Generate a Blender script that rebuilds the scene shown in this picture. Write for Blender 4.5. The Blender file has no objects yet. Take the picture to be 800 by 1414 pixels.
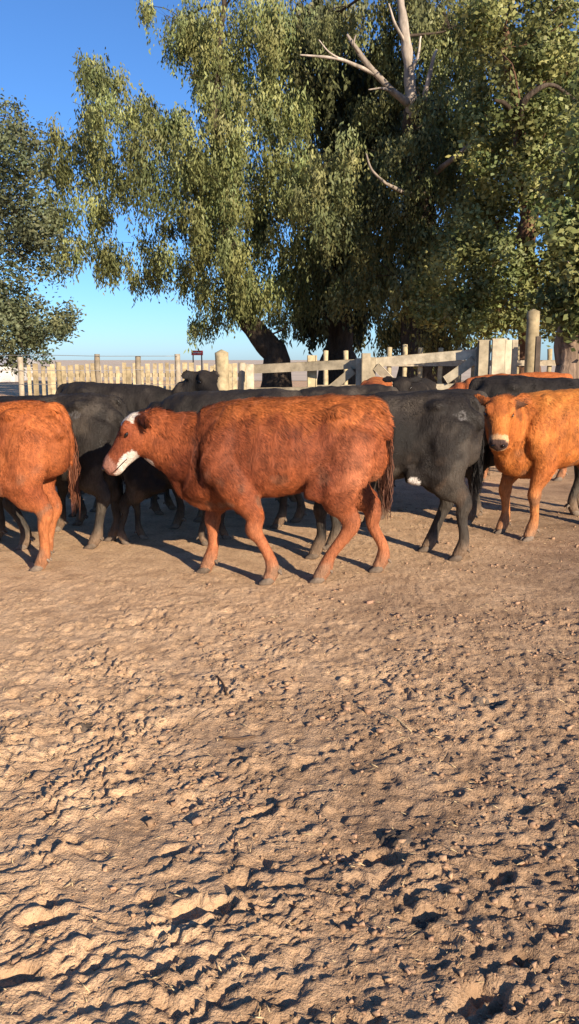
import bpy, bmesh, math, random
import numpy as np
from mathutils import Vector, Matrix

random.seed(7)
rng = np.random.default_rng(11)
R = math.radians
scene = bpy.context.scene
col = scene.collection

# ------------------------------------------------------------------ camera
CAM_H = 1.5
FPX = 1177.0                      # focal length in pixels of the 800 x 1414 photograph
PITCH = math.atan((707 - 497) / FPX)
cam_data = bpy.data.cameras.new('camera')
cam_data.sensor_fit = 'VERTICAL'
cam_data.sensor_height = 24.0
cam_data.lens = 24.0 * FPX / 1414.0
cam_data.clip_start = 0.05
cam_data.clip_end = 9000
cam = bpy.data.objects.new('camera', cam_data)
cam.location = (0, 0, CAM_H)
cam.rotation_euler = (math.pi / 2 - PITCH, 0, 0)
col.objects.link(cam)
scene.camera = cam

# ------------------------------------------------------------------ sky, sun, exposure
SUN_EL, SUN_AZ = 20.0, 148.0      # azimuth from +Y (ahead) clockwise: behind the camera, to its right
world = bpy.data.worlds.new('World')
scene.world = world
world.use_nodes = True
wn = world.node_tree.nodes
wl = world.node_tree.links
bg = wn['Background']
sky = wn.new('ShaderNodeTexSky')
sky.sky_type = 'NISHITA'
sky.sun_disc = False
sky.sun_elevation = R(SUN_EL)
sky.sun_rotation = R(SUN_AZ)
sky.altitude = 0
sky.air_density = 0.85
sky.dust_density = 0.35
sky.ozone_density = 8.0
wl.new(sky.outputs[0], bg.inputs[0])
bg.inputs[1].default_value = 0.09
sd = bpy.data.lights.new('sun', 'SUN')
sd.energy = 5.0
sd.angle = R(0.5)
sd.color = (1.0, 0.84, 0.64)
sun = bpy.data.objects.new('sun', sd)
S = Vector((math.sin(R(SUN_AZ)) * math.cos(R(SUN_EL)), math.cos(R(SUN_AZ)) * math.cos(R(SUN_EL)), math.sin(R(SUN_EL))))
sun.rotation_euler = S.to_track_quat('Z', 'Y').to_euler()
sun.location = (8, -12, 14)
col.objects.link(sun)
vs = scene.view_settings
vs.view_transform = 'Standard'
vs.look = 'None'
vs.exposure = 0.97
vs.gamma = 1.0
vs.use_curve_mapping = False

# ------------------------------------------------------------------ helpers
cp, sp = math.cos(PITCH), math.sin(PITCH)
def ray(px, py):
    u, v = (px - 400) / FPX, -(py - 707) / FPX
    return Vector((u, cp + v * sp, -sp + v * cp))
def at(px, py, Y):
    """point at distance Y ahead seen at a pixel"""
    r = ray(px, py)
    return Vector((0, 0, CAM_H)) + r * (Y / r.y)
def gx(px, Y, z=0.6):
    """x of a pixel column at distance Y and height z"""
    # depth along the optical axis
    d = Y * cp + (CAM_H - z) * sp
    return (px - 400) / FPX * d

def tag(o, label=None, cat=None, group=None, kind=None):
    if label: o['label'] = label
    if cat: o['category'] = cat
    if group: o['group'] = group
    if kind: o['kind'] = kind
    return o
def empty(name, loc=(0, 0, 0), rz=0.0):
    o = bpy.data.objects.new(name, None)
    o.location = loc
    o.rotation_euler = (0, 0, rz)
    o.empty_display_size = 0.2
    col.objects.link(o)
    return o
def link_mesh(name, me, mat, parent=None, smooth=False):
    o = bpy.data.objects.new(name, me)
    col.objects.link(o)
    if mat is not None and not me.materials:
        me.materials.append(mat)
    if parent is not None:
        o.parent = parent
    if smooth:
        me.polygons.foreach_set('use_smooth', np.ones(len(me.polygons), dtype=bool))
    return o
def np_mesh(name, V, F, cols=None, attr='coat'):
    """fast mesh from arrays; F is (n,3) or (n,4)"""
    me = bpy.data.meshes.new(name)
    V = np.asarray(V, dtype=np.float32); F = np.asarray(F, dtype=np.int32)
    k = F.shape[1]
    me.vertices.add(len(V)); me.vertices.foreach_set('co', V.ravel())
    me.loops.add(F.size); me.loops.foreach_set('vertex_index', F.ravel())
    me.polygons.add(len(F))
    me.polygons.foreach_set('loop_start', np.arange(0, F.size, k, dtype=np.int32))
    me.polygons.foreach_set('loop_total', np.full(len(F), k, dtype=np.int32))
    me.update(calc_edges=True)
    if cols is not None:
        set_cols(me, cols, attr)
    return me
def set_cols(me, cols, attr='coat'):
    a = me.color_attributes.new(attr, 'FLOAT_COLOR', 'POINT')
    c = np.ones((len(cols), 4), dtype=np.float32); c[:, :3] = cols
    a.data.foreach_set('color', c.ravel())

# ---- numpy gradient noise
_perm = np.random.default_rng(3).permutation(1024).astype(np.int64)
_ang = np.random.default_rng(4).uniform(0, 2 * math.pi, 1024)
_gx, _gy = np.cos(_ang), np.sin(_ang)
def perlin(x, y, seed=0):
    x = x + seed * 17.31; y = y - seed * 9.77
    xi = np.floor(x).astype(np.int64); yi = np.floor(y).astype(np.int64)
    xf = x - xi; yf = y - yi
    u = xf * xf * xf * (xf * (xf * 6 - 15) + 10); v = yf * yf * yf * (yf * (yf * 6 - 15) + 10)
    def g(ix, iy, dx, dy):
        h = _perm[(ix + _perm[iy & 1023]) & 1023]
        return _gx[h] * dx + _gy[h] * dy
    a = g(xi, yi, xf, yf); b = g(xi + 1, yi, xf - 1, yf)
    c = g(xi, yi + 1, xf, yf - 1); d = g(xi + 1, yi + 1, xf - 1, yf - 1)
    return (a + u * (b - a) + v * ((c + u * (d - c)) - (a + u * (b - a)))) * 1.5
def fbm(x, y, o=4, seed=0, gain=0.5):
    s = 0; a = 1.0; f = 1.0
    for i in range(o):
        s = s + a * perlin(x * f, y * f, seed + i); a *= gain; f *= 2.03
    return s
def sstep(a, b, x):
    t = np.clip((x - a) / (b - a), 0, 1)
    return t * t * (3 - 2 * t)
def noise3(P, s, seed=0):
    return (perlin(P[:, 0] * s + P[:, 2] * s * 0.7, P[:, 1] * s - P[:, 2] * s * 0.6, seed)
            + perlin(P[:, 2] * s + P[:, 1] * s * 0.5, P[:, 0] * s + 3.7, seed + 5)) * 0.7

# ---- tubes
def catmull(P, n):
    P = np.asarray(P, dtype=float)
    E = np.vstack([2 * P[0] - P[1], P, 2 * P[-1] - P[-2]])
    out = []
    for i in range(1, len(E) - 2):
        p0, p1, p2, p3 = E[i - 1], E[i], E[i + 1], E[i + 2]
        for k in range(n):
            t = k / n
            out.append(0.5 * (2 * p1 + (p2 - p0) * t + (2 * p0 - 5 * p1 + 4 * p2 - p3) * t * t + (3 * p1 - p0 - 3 * p2 + p3) * t ** 3))
    out.append(P[-1])
    return np.array(out)
def tube(path, side=(0, 1, 0), n=4, seg=16, ex=2.0, cap=0.6):
    """path rows: x y z r_side r_up ; closed tube, returns V, F(quads; caps as degenerate-free quads/tris)"""
    P = catmull(path, n) if n > 1 else np.asarray(path, dtype=float)
    C = P[:, :3]; ra = np.maximum(P[:, 3], 1e-3); rb = np.maximum(P[:, 4], 1e-3)
    T = np.gradient(C, axis=0); T /= np.linalg.norm(T, axis=1)[:, None] + 1e-9
    sd_ = np.asarray(side, dtype=float)
    Sd = sd_ - T * (T @ sd_)[:, None]; Sd /= np.linalg.norm(Sd, axis=1)[:, None] + 1e-9
    U = np.cross(T, Sd)
    a = np.linspace(0, 2 * math.pi, seg, endpoint=False)
    ca, sa = np.cos(a), np.sin(a)
    ca = np.sign(ca) * np.abs(ca) ** (2 / ex); sa = np.sign(sa) * np.abs(sa) ** (2 / ex)
    V = C[:, None, :] + Sd[:, None, :] * (ra[:, None] * ca)[:, :, None] + U[:, None, :] * (rb[:, None] * sa)[:, :, None]
    m = len(C)
    V = V.reshape(-1, 3)
    e0 = C[0] - T[0] * min(ra[0], rb[0]) * cap; e1 = C[-1] + T[-1] * min(ra[-1], rb[-1]) * cap
    V = np.vstack([V, e0, e1])
    F = []
    for i in range(m - 1):
        for j in range(seg):
            k = (j + 1) % seg
            F.append((i * seg + j, i * seg + k, (i + 1) * seg + k, (i + 1) * seg + j))
    i0, i1 = m * seg, m * seg + 1
    T3 = []
    for j in range(seg):
        k = (j + 1) % seg
        T3.append((i0, k, j)); T3.append((i1, (m - 1) * seg + j, (m - 1) * seg + k))
    return V, F, T3
class MB:
    def __init__(s): s.V = []; s.F = []; s.n = 0
    def add(s, V, *Fs):
        s.V.append(np.asarray(V, dtype=float))
        for F in Fs:
            for f in F: s.F.append(tuple(i + s.n for i in f))
        s.n += len(V)
    def tube(s, *a, **k): s.add(*tube(*a, **k))
    def mesh(s, name):
        me = bpy.data.meshes.new(name)
        me.from_pydata(np.vstack(s.V).tolist(), [], s.F); me.update()
        return me
    def build(s, name, mat, parent=None, smooth=True):
        return link_mesh(name, s.mesh(name), mat, parent, smooth)

# ------------------------------------------------------------------ materials
def new_mat(name):
    m = bpy.data.materials.new(name); m.use_nodes = True
    n = m.node_tree.nodes; l = m.node_tree.links
    b = n['Principled BSDF']
    return m, n, l, b
def nnoise(n, l, vec, scale, detail=4, rough=0.55, dist=0.0):
    t = n.new('ShaderNodeTexNoise'); t.inputs['Scale'].default_value = scale
    t.inputs['Detail'].default_value = detail; t.inputs['Roughness'].default_value = rough
    t.inputs['Distortion'].default_value = dist
    if vec is not None: l.new(vec, t.inputs['Vector'])
    return t
def ramp(n, l, fac, stops):
    r = n.new('ShaderNodeValToRGB'); e = r.color_ramp.elements
    while len(e) < len(stops): e.new(0.5)
    for x, (p, c) in zip(e, stops): x.position = p; x.color = (*c, 1) if len(c) == 3 else c
    l.new(fac, r.inputs[0])
    return r
def mix(n, l, fac, a, b, mode='MIX'):
    m = n.new('ShaderNodeMix'); m.data_type = 'RGBA'; m.blend_type = mode
    for s, v in ((0, fac), (6, a), (7, b)):
        if isinstance(v, (int, float)): m.inputs[s].default_value = v
        elif isinstance(v, tuple): m.inputs[s].default_value = (*v, 1)
        else: l.new(v, m.inputs[s])
    return m.outputs[2]
def bump(n, l, b, h, strength, dist):
    bp = n.new('ShaderNodeBump'); bp.inputs['Strength'].default_value = strength; bp.inputs['Distance'].default_value = dist
    l.new(h, bp.inputs['Height']); l.new(bp.outputs[0], b.inputs['Normal'])

def mat_ground():
    m, n, l, b = new_mat('trampled_dirt')
    tc = n.new('ShaderNodeTexCoord').outputs['Object']
    big = nnoise(n, l, tc, 0.55, 3)
    mid = nnoise(n, l, tc, 5.0, 5, 0.6)
    fine = nnoise(n, l, tc, 42.0, 6, 0.7)
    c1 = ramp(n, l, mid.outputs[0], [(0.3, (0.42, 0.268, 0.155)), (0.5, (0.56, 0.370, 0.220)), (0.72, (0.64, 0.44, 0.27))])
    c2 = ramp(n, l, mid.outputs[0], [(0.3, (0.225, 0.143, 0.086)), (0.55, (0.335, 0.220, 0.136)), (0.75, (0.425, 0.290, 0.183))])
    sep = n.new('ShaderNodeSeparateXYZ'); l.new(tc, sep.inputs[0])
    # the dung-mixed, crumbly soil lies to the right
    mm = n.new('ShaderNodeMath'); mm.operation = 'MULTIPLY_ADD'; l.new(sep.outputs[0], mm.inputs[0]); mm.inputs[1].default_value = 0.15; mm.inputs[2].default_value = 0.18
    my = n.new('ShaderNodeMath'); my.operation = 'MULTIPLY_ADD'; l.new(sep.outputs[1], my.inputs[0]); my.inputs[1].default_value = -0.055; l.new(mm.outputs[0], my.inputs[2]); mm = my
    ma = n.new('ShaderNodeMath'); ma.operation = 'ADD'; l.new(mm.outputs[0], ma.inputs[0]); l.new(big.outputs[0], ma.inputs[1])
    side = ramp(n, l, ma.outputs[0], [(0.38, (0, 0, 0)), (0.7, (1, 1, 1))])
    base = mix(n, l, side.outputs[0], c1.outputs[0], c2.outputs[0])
    sp_ = ramp(n, l, fine.outputs[0], [(0.33, (0.55, 0.52, 0.5)), (0.5, (1, 1, 1)), (0.7, (1.16, 1.13, 1.08))])
    base = mix(n, l, 0.85, base, sp_.outputs[0], 'MULTIPLY')
    vz = nnoise(n, l, tc, 130.0, 3, 0.6)
    flecks = ramp(n, l, vz.outputs[0], [(0.66, (0, 0, 0)), (0.7, (1, 1, 1))])
    base = mix(n, l, flecks.outputs[0], base, (0.50, 0.38, 0.23))
    dk = nnoise(n, l, tc, 2.3, 4, 0.6, 0.4)
    dks = ramp(n, l, dk.outputs[0], [(0.62, (0, 0, 0)), (0.74, (0.55, 0.55, 0.55))])
    base = mix(n, l, dks.outputs[0], base, (0.15, 0.095, 0.06))
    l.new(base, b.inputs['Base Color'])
    b.inputs['Roughness'].default_value = 0.95
    b.inputs['Specular IOR Level'].default_value = 0.15
    ad = n.new('ShaderNodeMath'); ad.operation = 'ADD'; l.new(fine.outputs[0], ad.inputs[0]); l.new(vz.outputs[0], ad.inputs[1])
    bump(n, l, b, ad.outputs[0], 0.8, 0.013)
    return m
def mat_clod():
    m, n, l, b = new_mat('dirt_clod')
    at_ = n.new('ShaderNodeVertexColor'); at_.layer_name = 'coat'
    tc = n.new('ShaderNodeTexCoord').outputs['Object']
    f = nnoise(n, l, tc, 90, 3)
    r = ramp(n, l, f.outputs[0], [(0.3, (0.7, 0.7, 0.7)), (0.7, (1.15, 1.12, 1.1))])
    l.new(mix(n, l, 1.0, at_.outputs[0], r.outputs[0], 'MULTIPLY'), b.inputs['Base Color'])
    b.inputs['Roughness'].default_value = 0.95; b.inputs['Specular IOR Level'].default_value = 0.15
    bump(n, l, b, f.outputs[0], 0.6, 0.005)
    return m
def mat_coat(name, rough=0.75, spec=0.25, scale=60, bstr=0.5):
    m, n, l, b = new_mat(name)
    a = n.new('ShaderNodeVertexColor'); a.layer_name = 'coat'
    tc = n.new('ShaderNodeTexCoord').outputs['Object']
    mp = n.new('ShaderNodeMapping'); mp.inputs['Scale'].default_value = (1.0, 1.0, 0.35); l.new(tc, mp.inputs[0])
    f = nnoise(n, l, mp.outputs[0], scale, 4, 0.6, 0.6)
    g = nnoise(n, l, tc, 7, 4, 0.6, 0.5)
    r = ramp(n, l, f.outputs[0], [(0.3, (0.62, 0.6, 0.58)), (0.65, (1.15, 1.15, 1.15))])
    r2 = ramp(n, l, g.outputs[0], [(0.3, (0.72, 0.68, 0.66)), (0.65, (1.1, 1.1, 1.1))])
    c = mix(n, l, 1.0, a.outputs[0], r.outputs[0], 'MULTIPLY')
    c = mix(n, l, 1.0, c, r2.outputs[0], 'MULTIPLY')
    l.new(c, b.inputs['Base Color'])
    b.inputs['Roughness'].default_value = rough; b.inputs['Specular IOR Level'].default_value = spec
    bump(n, l, b, f.outputs[0], bstr, 0.02)
    return m
def mat_plain(name, c, rough=0.6, spec=0.3, var=0.2, scale=20, metal=0.0, bs=0.2, bd=0.01, stretch=(1, 1, 1)):
    m, n, l, b = new_mat(name)
    tc = n.new('ShaderNodeTexCoord').outputs['Object']
    mp = n.new('ShaderNodeMapping'); mp.inputs['Scale'].default_value = stretch; l.new(tc, mp.inputs[0])
    f = nnoise(n, l, mp.outputs[0], scale, 5, 0.65)
    lo = tuple(v * (1 - var) for v in c); hi = tuple(min(1, v * (1 + var)) for v in c)
    r = ramp(n, l, f.outputs[0], [(0.3, lo), (0.7, hi)])
    oi = n.new('ShaderNodeObjectInfo')
    rr = ramp(n, l, oi.outputs['Random'], [(0, (0.62, 0.60, 0.57)), (1, (1.1, 1.1, 1.08))])
    l.new(mix(n, l, 1.0, r.outputs[0], rr.outputs[0], 'MULTIPLY'), b.inputs['Base Color'])
    b.inputs['Roughness'].default_value = rough; b.inputs['Specular IOR Level'].default_value = spec
    b.inputs['Metallic'].default_value = metal
    bump(n, l, b, f.outputs[0], bs, bd)
    return m
def mat_leaf(name, trans=0.32):
    m, n, l, b = new_mat(name)
    a = n.new('ShaderNodeVertexColor'); a.layer_name = 'coat'
    l.new(a.outputs[0], b.inputs['Base Color'])
    b.inputs['Roughness'].default_value = 0.55; b.inputs['Specular IOR Level'].default_value = 0.35
    t = n.new('ShaderNodeBsdfTranslucent'); l.new(a.outputs[0], t.inputs[0])
    mx = n.new('ShaderNodeMixShader'); mx.inputs[0].default_value = trans
    l.new(b.outputs[0], mx.inputs[1]); l.new(t.outputs[0], mx.inputs[2])
    l.new(mx.outputs[0], n['Material Output'].inputs[0])
    return m
M = {}
M['ground'] = mat_ground()
M['clod'] = mat_clod()
M['coat'] = mat_coat('cattle_hide')
M['hair'] = mat_coat('cattle_hair', 0.68, 0.22, 25, 0.0)
M['hair_black'] = mat_coat('black_cattle_hair', 0.62, 0.3, 25, 0.0)
M['hoof'] = mat_plain('hoof_horn', (0.17, 0.13, 0.10), 0.8, 0.2, 0.3, 40)
M['eye'] = mat_plain('eye_wet', (0.008, 0.006, 0.005), 0.12, 0.6, 0.1, 10, bs=0.0)
M['leaf'] = mat_leaf('leaf')
M['bark_dark'] = mat_plain('bark_dark', (0.075, 0.058, 0.045), 0.95, 0.1, 0.5, 6, bs=0.9, bd=0.05, stretch=(2, 2, 0.5))
M['bark_pale'] = mat_plain('bark_pale', (0.36, 0.31, 0.265), 0.85, 0.2, 0.55, 3, bs=0.4, bd=0.02, stretch=(1.5, 1.5, 0.5))
M['bark_peel'] = mat_plain('bark_peel', (0.34, 0.25, 0.19), 0.9, 0.15, 0.75, 2.2, bs=0.9, bd=0.05, stretch=(4, 4, 0.5))
M['bark_red'] = mat_plain('bark_red', (0.15, 0.085, 0.055), 0.9, 0.15, 0.45, 5, bs=0.8, bd=0.04, stretch=(2, 2, 0.5))
M['wood'] = mat_plain('weathered_board', (0.43, 0.375, 0.275), 0.85, 0.15, 0.45, 5, bs=0.4, bd=0.006, stretch=(1, 1, 1))
M['wood_tan'] = mat_plain('tan_picket', (0.39, 0.32, 0.20), 0.85, 0.15, 0.45, 6, bs=0.4, bd=0.006)
M['wood_grey'] = mat_plain('grey_post', (0.33, 0.28, 0.21), 0.85, 0.2, 0.3, 9, bs=0.5, bd=0.01)
M['wood_dark'] = mat_plain('dark_post', (0.09, 0.07, 0.055), 0.85, 0.2, 0.3, 9, bs=0.5, bd=0.01)
M['wire'] = mat_plain('wire', (0.35, 0.34, 0.33), 0.5, 0.5, 0.1, 9, metal=0.6, bs=0)
M['white'] = mat_plain('white_wall', (0.75, 0.74, 0.72), 0.8, 0.2, 0.08, 3)
M['pink'] = mat_plain('pinkish_wall', (0.52, 0.38, 0.30), 0.8, 0.2, 0.1, 3)
M['roof'] = mat_plain('sheet_roof', (0.40, 0.38, 0.37), 0.6, 0.4, 0.15, 3)
M['red'] = mat_plain('red_paint', (0.75, 0.09, 0.08), 0.5, 0.4, 0.1, 3)
M['straw'] = mat_plain('straw', (0.50, 0.38, 0.22), 0.8, 0.2, 0.3, 30)
M['twig'] = mat_plain('twig_bark', (0.14, 0.09, 0.06), 0.9, 0.2, 0.3, 30)

# ------------------------------------------------------------------ ground: one sheet to the horizon, relief modelled
def axis(fine_end, fine_step, growth, mid_end, far_end):
    a = [0.0]
    while a[-1] < far_end:
        v = a[-1]
        if v < fine_end: s = fine_step
        elif v < mid_end: s = fine_step + (v - fine_end) * growth
        else: s = max(s * 1.35, 0.05)
        a.append(v + s)
    return np.array(a)
ax = axis(1.3, 0.0095, 0.0072, 5.0, 3500)
xs = np.concatenate([-ax[:0:-1], ax])
ay = axis(0.9, 0.0085, 0.0049, 10.5, 6000)
ys = np.concatenate([[-3000, -600, -120, -30, -8, -2.5, -0.8, 0.1, 0.5, 0.8, 1.0, 1.1], 1.2 + ay])
X, Y = np.meshgrid(xs, ys)
def relief(X, Y):
    near = 1 - sstep(3.0, 6.4, Y)                         # the deep-trodden part lies towards the camera
    far = 1 - sstep(9, 40, np.hypot(X, Y))
    left = 1 - sstep(-0.2, 1.3, X + 0.5 * fbm(X * 0.8, Y * 0.8, 2, 70))
    wx = fbm(X * 2.2, Y * 2.2, 3, 1) * 0.16; wy = fbm(X * 2.2, Y * 2.2, 3, 5) * 0.16
    h = 0.012 * fbm(X * 1.1, Y * 1.1, 2, 9) * (0.35 + 0.65 * near)
    # dried mud lips: flat plates rising away from the sun and breaking off
    def lips(ang, lam, seed, wamp):
        c, s = math.cos(ang), math.sin(ang)
        p = (-s * (X + wx) + c * (Y + wy)) / lam + wamp * fbm(X * 2.6, Y * 3.4, 3, seed) + 0.34 * fbm(X * 11, Y * 14, 3, seed + 3, 0.6)
        f = p - np.floor(p)
        return np.where(f < 0.90, (f / 0.90) ** 1.25, (1 - f) / 0.10)
    def terrace(q, k):
        q = q * k; f = q - np.floor(q)
        return (np.floor(q) + sstep(0.40, 0.60, f)) / k
    patch = sstep(-0.15, 0.25, fbm(X * 1.3, Y * 1.5, 3, 31)); patch2 = sstep(-0.15, 0.2, fbm(X * 1.7 + 9, Y * 1.7, 3, 41))
    A = (0.30 + 0.70 * left) * (0.10 + 0.90 * near)
    h = h + A * (0.0215 * patch * lips(R(20), 0.125, 20, 1.8) + 0.011 * patch2 * lips(R(36), 0.068, 25, 2.0))
    h = h + (0.35 + 0.65 * left) * (1 - sstep(5.2, 6.6, Y)) * 0.0095 * sstep(-0.1, 0.2, fbm(X * 2.1 + 4, Y * 2.1, 3, 45)) * lips(R(27), 0.055, 28, 2.2)
    rgt = 1 - left
    K = (0.22 + 0.78 * near)
    tr = terrace(fbm((X + 0.6 * wx) * 4.6, (Y + 0.6 * wy) * 6.0, 3, 50), 3.2)
    h = h + K * 0.008 * tr * (0.7 + 0.3 * left)
    tr2 = terrace(fbm((X + 0.4 * wx) * 12, (Y + 0.4 * wy) * 15, 3, 53), 2.6)
    h = h + K * 0.0055 * tr2
    # crumbs
    cr = fbm(X * 24, Y * 26, 3, 60, 0.62)
    h = h + (0.50 + 0.50 * near) * (0.0036 + 0.0058 * rgt) * cr
    return h * far * (1 - 0.12 * (1 - sstep(2.2, 4.2, Y)))
Z = relief(X, Y)
def stamp(cx, cy, ang, L, W, depth, rim):
    i0, i1 = np.searchsorted(xs, [cx - 2.2 * L, cx + 2.2 * L]); j0, j1 = np.searchsorted(ys, [cy - 2.2 * L, cy + 2.2 * L])
    if i1 - i0 < 3 or j1 - j0 < 3: return
    dx = X[j0:j1, i0:i1] - cx; dy = Y[j0:j1, i0:i1] - cy
    c, s = math.cos(ang), math.sin(ang)
    u = (dx * c + dy * s) / L; v = (-dx * s + dy * c) / W
    nz = 0.25 * perlin(dx * 18 + cx * 7, dy * 18 + cy * 5, 80)
    r = np.sqrt(u * u + v * v) * (1 + nz)
    pit = -depth * (1 - sstep(0.55, 1.0, r)) * (1 - 0.45 * np.exp(-(v / 0.18) ** 2))
    rm = rim * np.exp(-((r - 1.18) / 0.22) ** 2) * (0.55 + 0.6 * np.clip(u, -0.6, 1))
    Z[j0:j1, i0:i1] += pit + rm
prng = np.random.default_rng(21)
for i in range(900):
    cy = 1.3 + 6.2 * prng.random() ** 1.25; cx = prng.uniform(-1, 1) * (0.9 + 0.45 * cy)
    k = 1 - 0.6 * float(sstep(2.8, 6.0, np.array(cy)))
    stamp(cx, cy, prng.uniform(0, 2 * math.pi), prng.uniform(0.045, 0.075), prng.uniform(0.035, 0.055), k * prng.uniform(0.003, 0.015), k * prng.uniform(0.002, 0.006))
# the deep holes one can pick out in the photograph
def ground_xy(px, py):
    r = ray(px, py); t = CAM_H / -r.z
    return r.x * t, r.y * t
for (px, py, L, W, dp) in ((680, 972, .085, .06, .06), (520, 1185, .09, .05, .035), (665, 1385, .10, .07, .06), (690, 1215, .07, .05, .05),
                           (720, 1330, .06, .04, .05), (60, 1275, .09, .05, .05), (260, 1270, .08, .05, .05), (305, 1262, .07, .045, .05), (365, 1125, .07, .04, .04),
                           (240, 1180, .07, .04, .035), (590, 1270, .08, .04, .035), (330, 1050, .06, .045, .035), (790, 860, .10, .06, .04), (20, 1350, .1, .05, .05)):
    x_, y_ = ground_xy(px, py)
    stamp(x_, y_, R(prng.uniform(10, 50)), L * 0.85, W * 0.8, dp * 0.62, 0.009)
nx_, ny_ = len(xs), len(ys)
idx = np.arange(nx_ * ny_).reshape(ny_, nx_)
F = np.stack([idx[:-1, :-1], idx[:-1, 1:], idx[1:, 1:], idx[1:, :-1]], -1).reshape(-1, 4)
gme = np_mesh('ground', np.stack([X, Y, Z], -1).reshape(-1, 3), F)
ground = link_mesh('ground', gme, M['ground'], None, True)
ground['kind'] = 'structure'
fme = np_mesh('field', np.array([(-3500, 62, 0.03), (3500, 62, 0.03), (3500, 5900, 0.03), (-3500, 5900, 0.03)]), np.array([[0, 1, 2, 3]]))
fld = link_mesh('field', fme, mat_plain('hazed_dry_field', (0.50, 0.41, 0.32), 0.95, 0.1, 0.15, 0.05)); fld['kind'] = 'structure'  # dry field coloured paler, standing in for distance haze
def hz(x, y):
    i = int(np.clip(np.searchsorted(xs, x) - 1, 0, nx_ - 2)); j = int(np.clip(np.searchsorted(ys, y) - 1, 0, ny_ - 2))
    a = (x - xs[i]) / (xs[i + 1] - xs[i]); b = (y - ys[j]) / (ys[j + 1] - ys[j])
    return float((Z[j, i] * (1 - a) + Z[j, i + 1] * a) * (1 - b) + (Z[j + 1, i] * (1 - a) + Z[j + 1, i + 1] * a) * b)
def hzv(x, y):
    i = np.clip(np.searchsorted(xs, x) - 1, 0, nx_ - 2); j = np.clip(np.searchsorted(ys, y) - 1, 0, ny_ - 2)
    a = (x - xs[i]) / (xs[i + 1] - xs[i]); b = (y - ys[j]) / (ys[j + 1] - ys[j])
    return (Z[j, i] * (1 - a) + Z[j, i + 1] * a) * (1 - b) + (Z[j + 1, i] * (1 - a) + Z[j + 1, i + 1] * a) * b

# ------------------------------------------------------------------ clods and straw litter (uncountable)
def scatter_clods(n):
    bm = bmesh.new(); bmesh.ops.create_cube(bm, size=1.5); bmesh.ops.triangulate(bm, faces=bm.faces)
    bm.verts.ensure_lookup_table()
    bv = np.array([v.co[:] for v in bm.verts]); bf = np.array([[v.index for v in f.verts] for f in bm.faces]); bm.free()
    r = np.random.default_rng(5)
    y = 1.2 + 7.5 * r.random(n * 2) ** 1.15; x = r.uniform(-1, 1, n * 2) * (0.8 + 0.42 * y)
    keep = (fbm(x * 1.6, y * 1.6, 3, 90) + 0.45 * np.clip(x, -1.2, 1.2) - 0.8 * sstep(3.2, 6.0, y) + r.uniform(-0.5, 0.5, n * 2)) > -0.05
    x, y = x[keep][:n], y[keep][:n]; n = len(x)
    s = 0.0028 + 0.0085 * r.random(n) ** 4 + 0.010 * (r.random(n) > 0.99)
    s *= 0.85 + 0.02 * y
    sc = s[:, None] * r.uniform(0.6, 1.5, (n, 3)); sc[:, 2] *= 0.7
    a = r.uniform(0, 2 * math.pi, n); ca, sa = np.cos(a), np.sin(a)
    V = bv[None] * sc[:, None, :] * (1 + 0.32 * r.standard_normal((n, len(bv), 1)))
    V = np.stack([V[..., 0] * ca[:, None] - V[..., 1] * sa[:, None], V[..., 0] * sa[:, None] + V[..., 1] * ca[:, None], V[..., 2]], -1)
    V += np.stack([x, y, hzv(x, y) + sc[:, 2] * 0.35], -1)[:, None, :]
    Fc = bf[None] + (np.arange(n) * len(bv))[:, None, None]
    c = np.array((0.42, 0.270, 0.170)) * r.uniform(0.65, 1.0, (n, 1)) * np.array((1, 1, 1)) * (1 + 0.015 * r.standard_normal((n, 3)))
    c = np.repeat(c, len(bv), 0)
    me = np_mesh('clods', V.reshape(-1, 3), Fc.reshape(-1, 3), np.clip(c, 0.02, 0.8))
    o = link_mesh('dirt_clods', me, M['clod'])
    tag(o, 'loose brown dirt crumbs and clods strewn over the trampled ground', 'clods', kind='stuff')
scatter_clods(11000)
def scatter_straw(n):
    r = np.random.default_rng(6)
    y = 1.25 + 7.0 * r.random(n) ** 1.2; x = r.uniform(-1, 1, n) * (0.8 + 0.42 * y)
    a = r.uniform(0, math.pi, n); L = 0.006 + 0.026 * r.random(n) ** 2.5; w = r.uniform(0.0008, 0.002, n)
    d = np.stack([np.cos(a), np.sin(a), r.uniform(-0.15, 0.35, n)], -1); s_ = np.stack([-np.sin(a), np.cos(a), np.zeros(n)], -1)
    c = np.stack([x, y, hzv(x, y) + 0.006], -1)
    up = np.array((0, 0, 1.0))
    P = [c - d * L[:, None] - s_ * w[:, None], c - d * L[:, None] + s_ * w[:, None], c + d * L[:, None] + up * 0.0, c + up * (w[:, None] * 2)]
    V = np.stack(P, 1).reshape(-1, 3); b = (np.arange(n) * 4)[:, None, None]
    Fc = np.array([[0, 1, 2], [0, 3, 1], [1, 3, 2], [0, 2, 3]])[None] + b
    me = np_mesh('straw', V, Fc.reshape(-1, 3))
    o = link_mesh('straw_litter', me, M['straw'])
    tag(o, 'short pale straw bits scattered across the dirt', 'straw', kind='stuff')
scatter_straw(2000)

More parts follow.
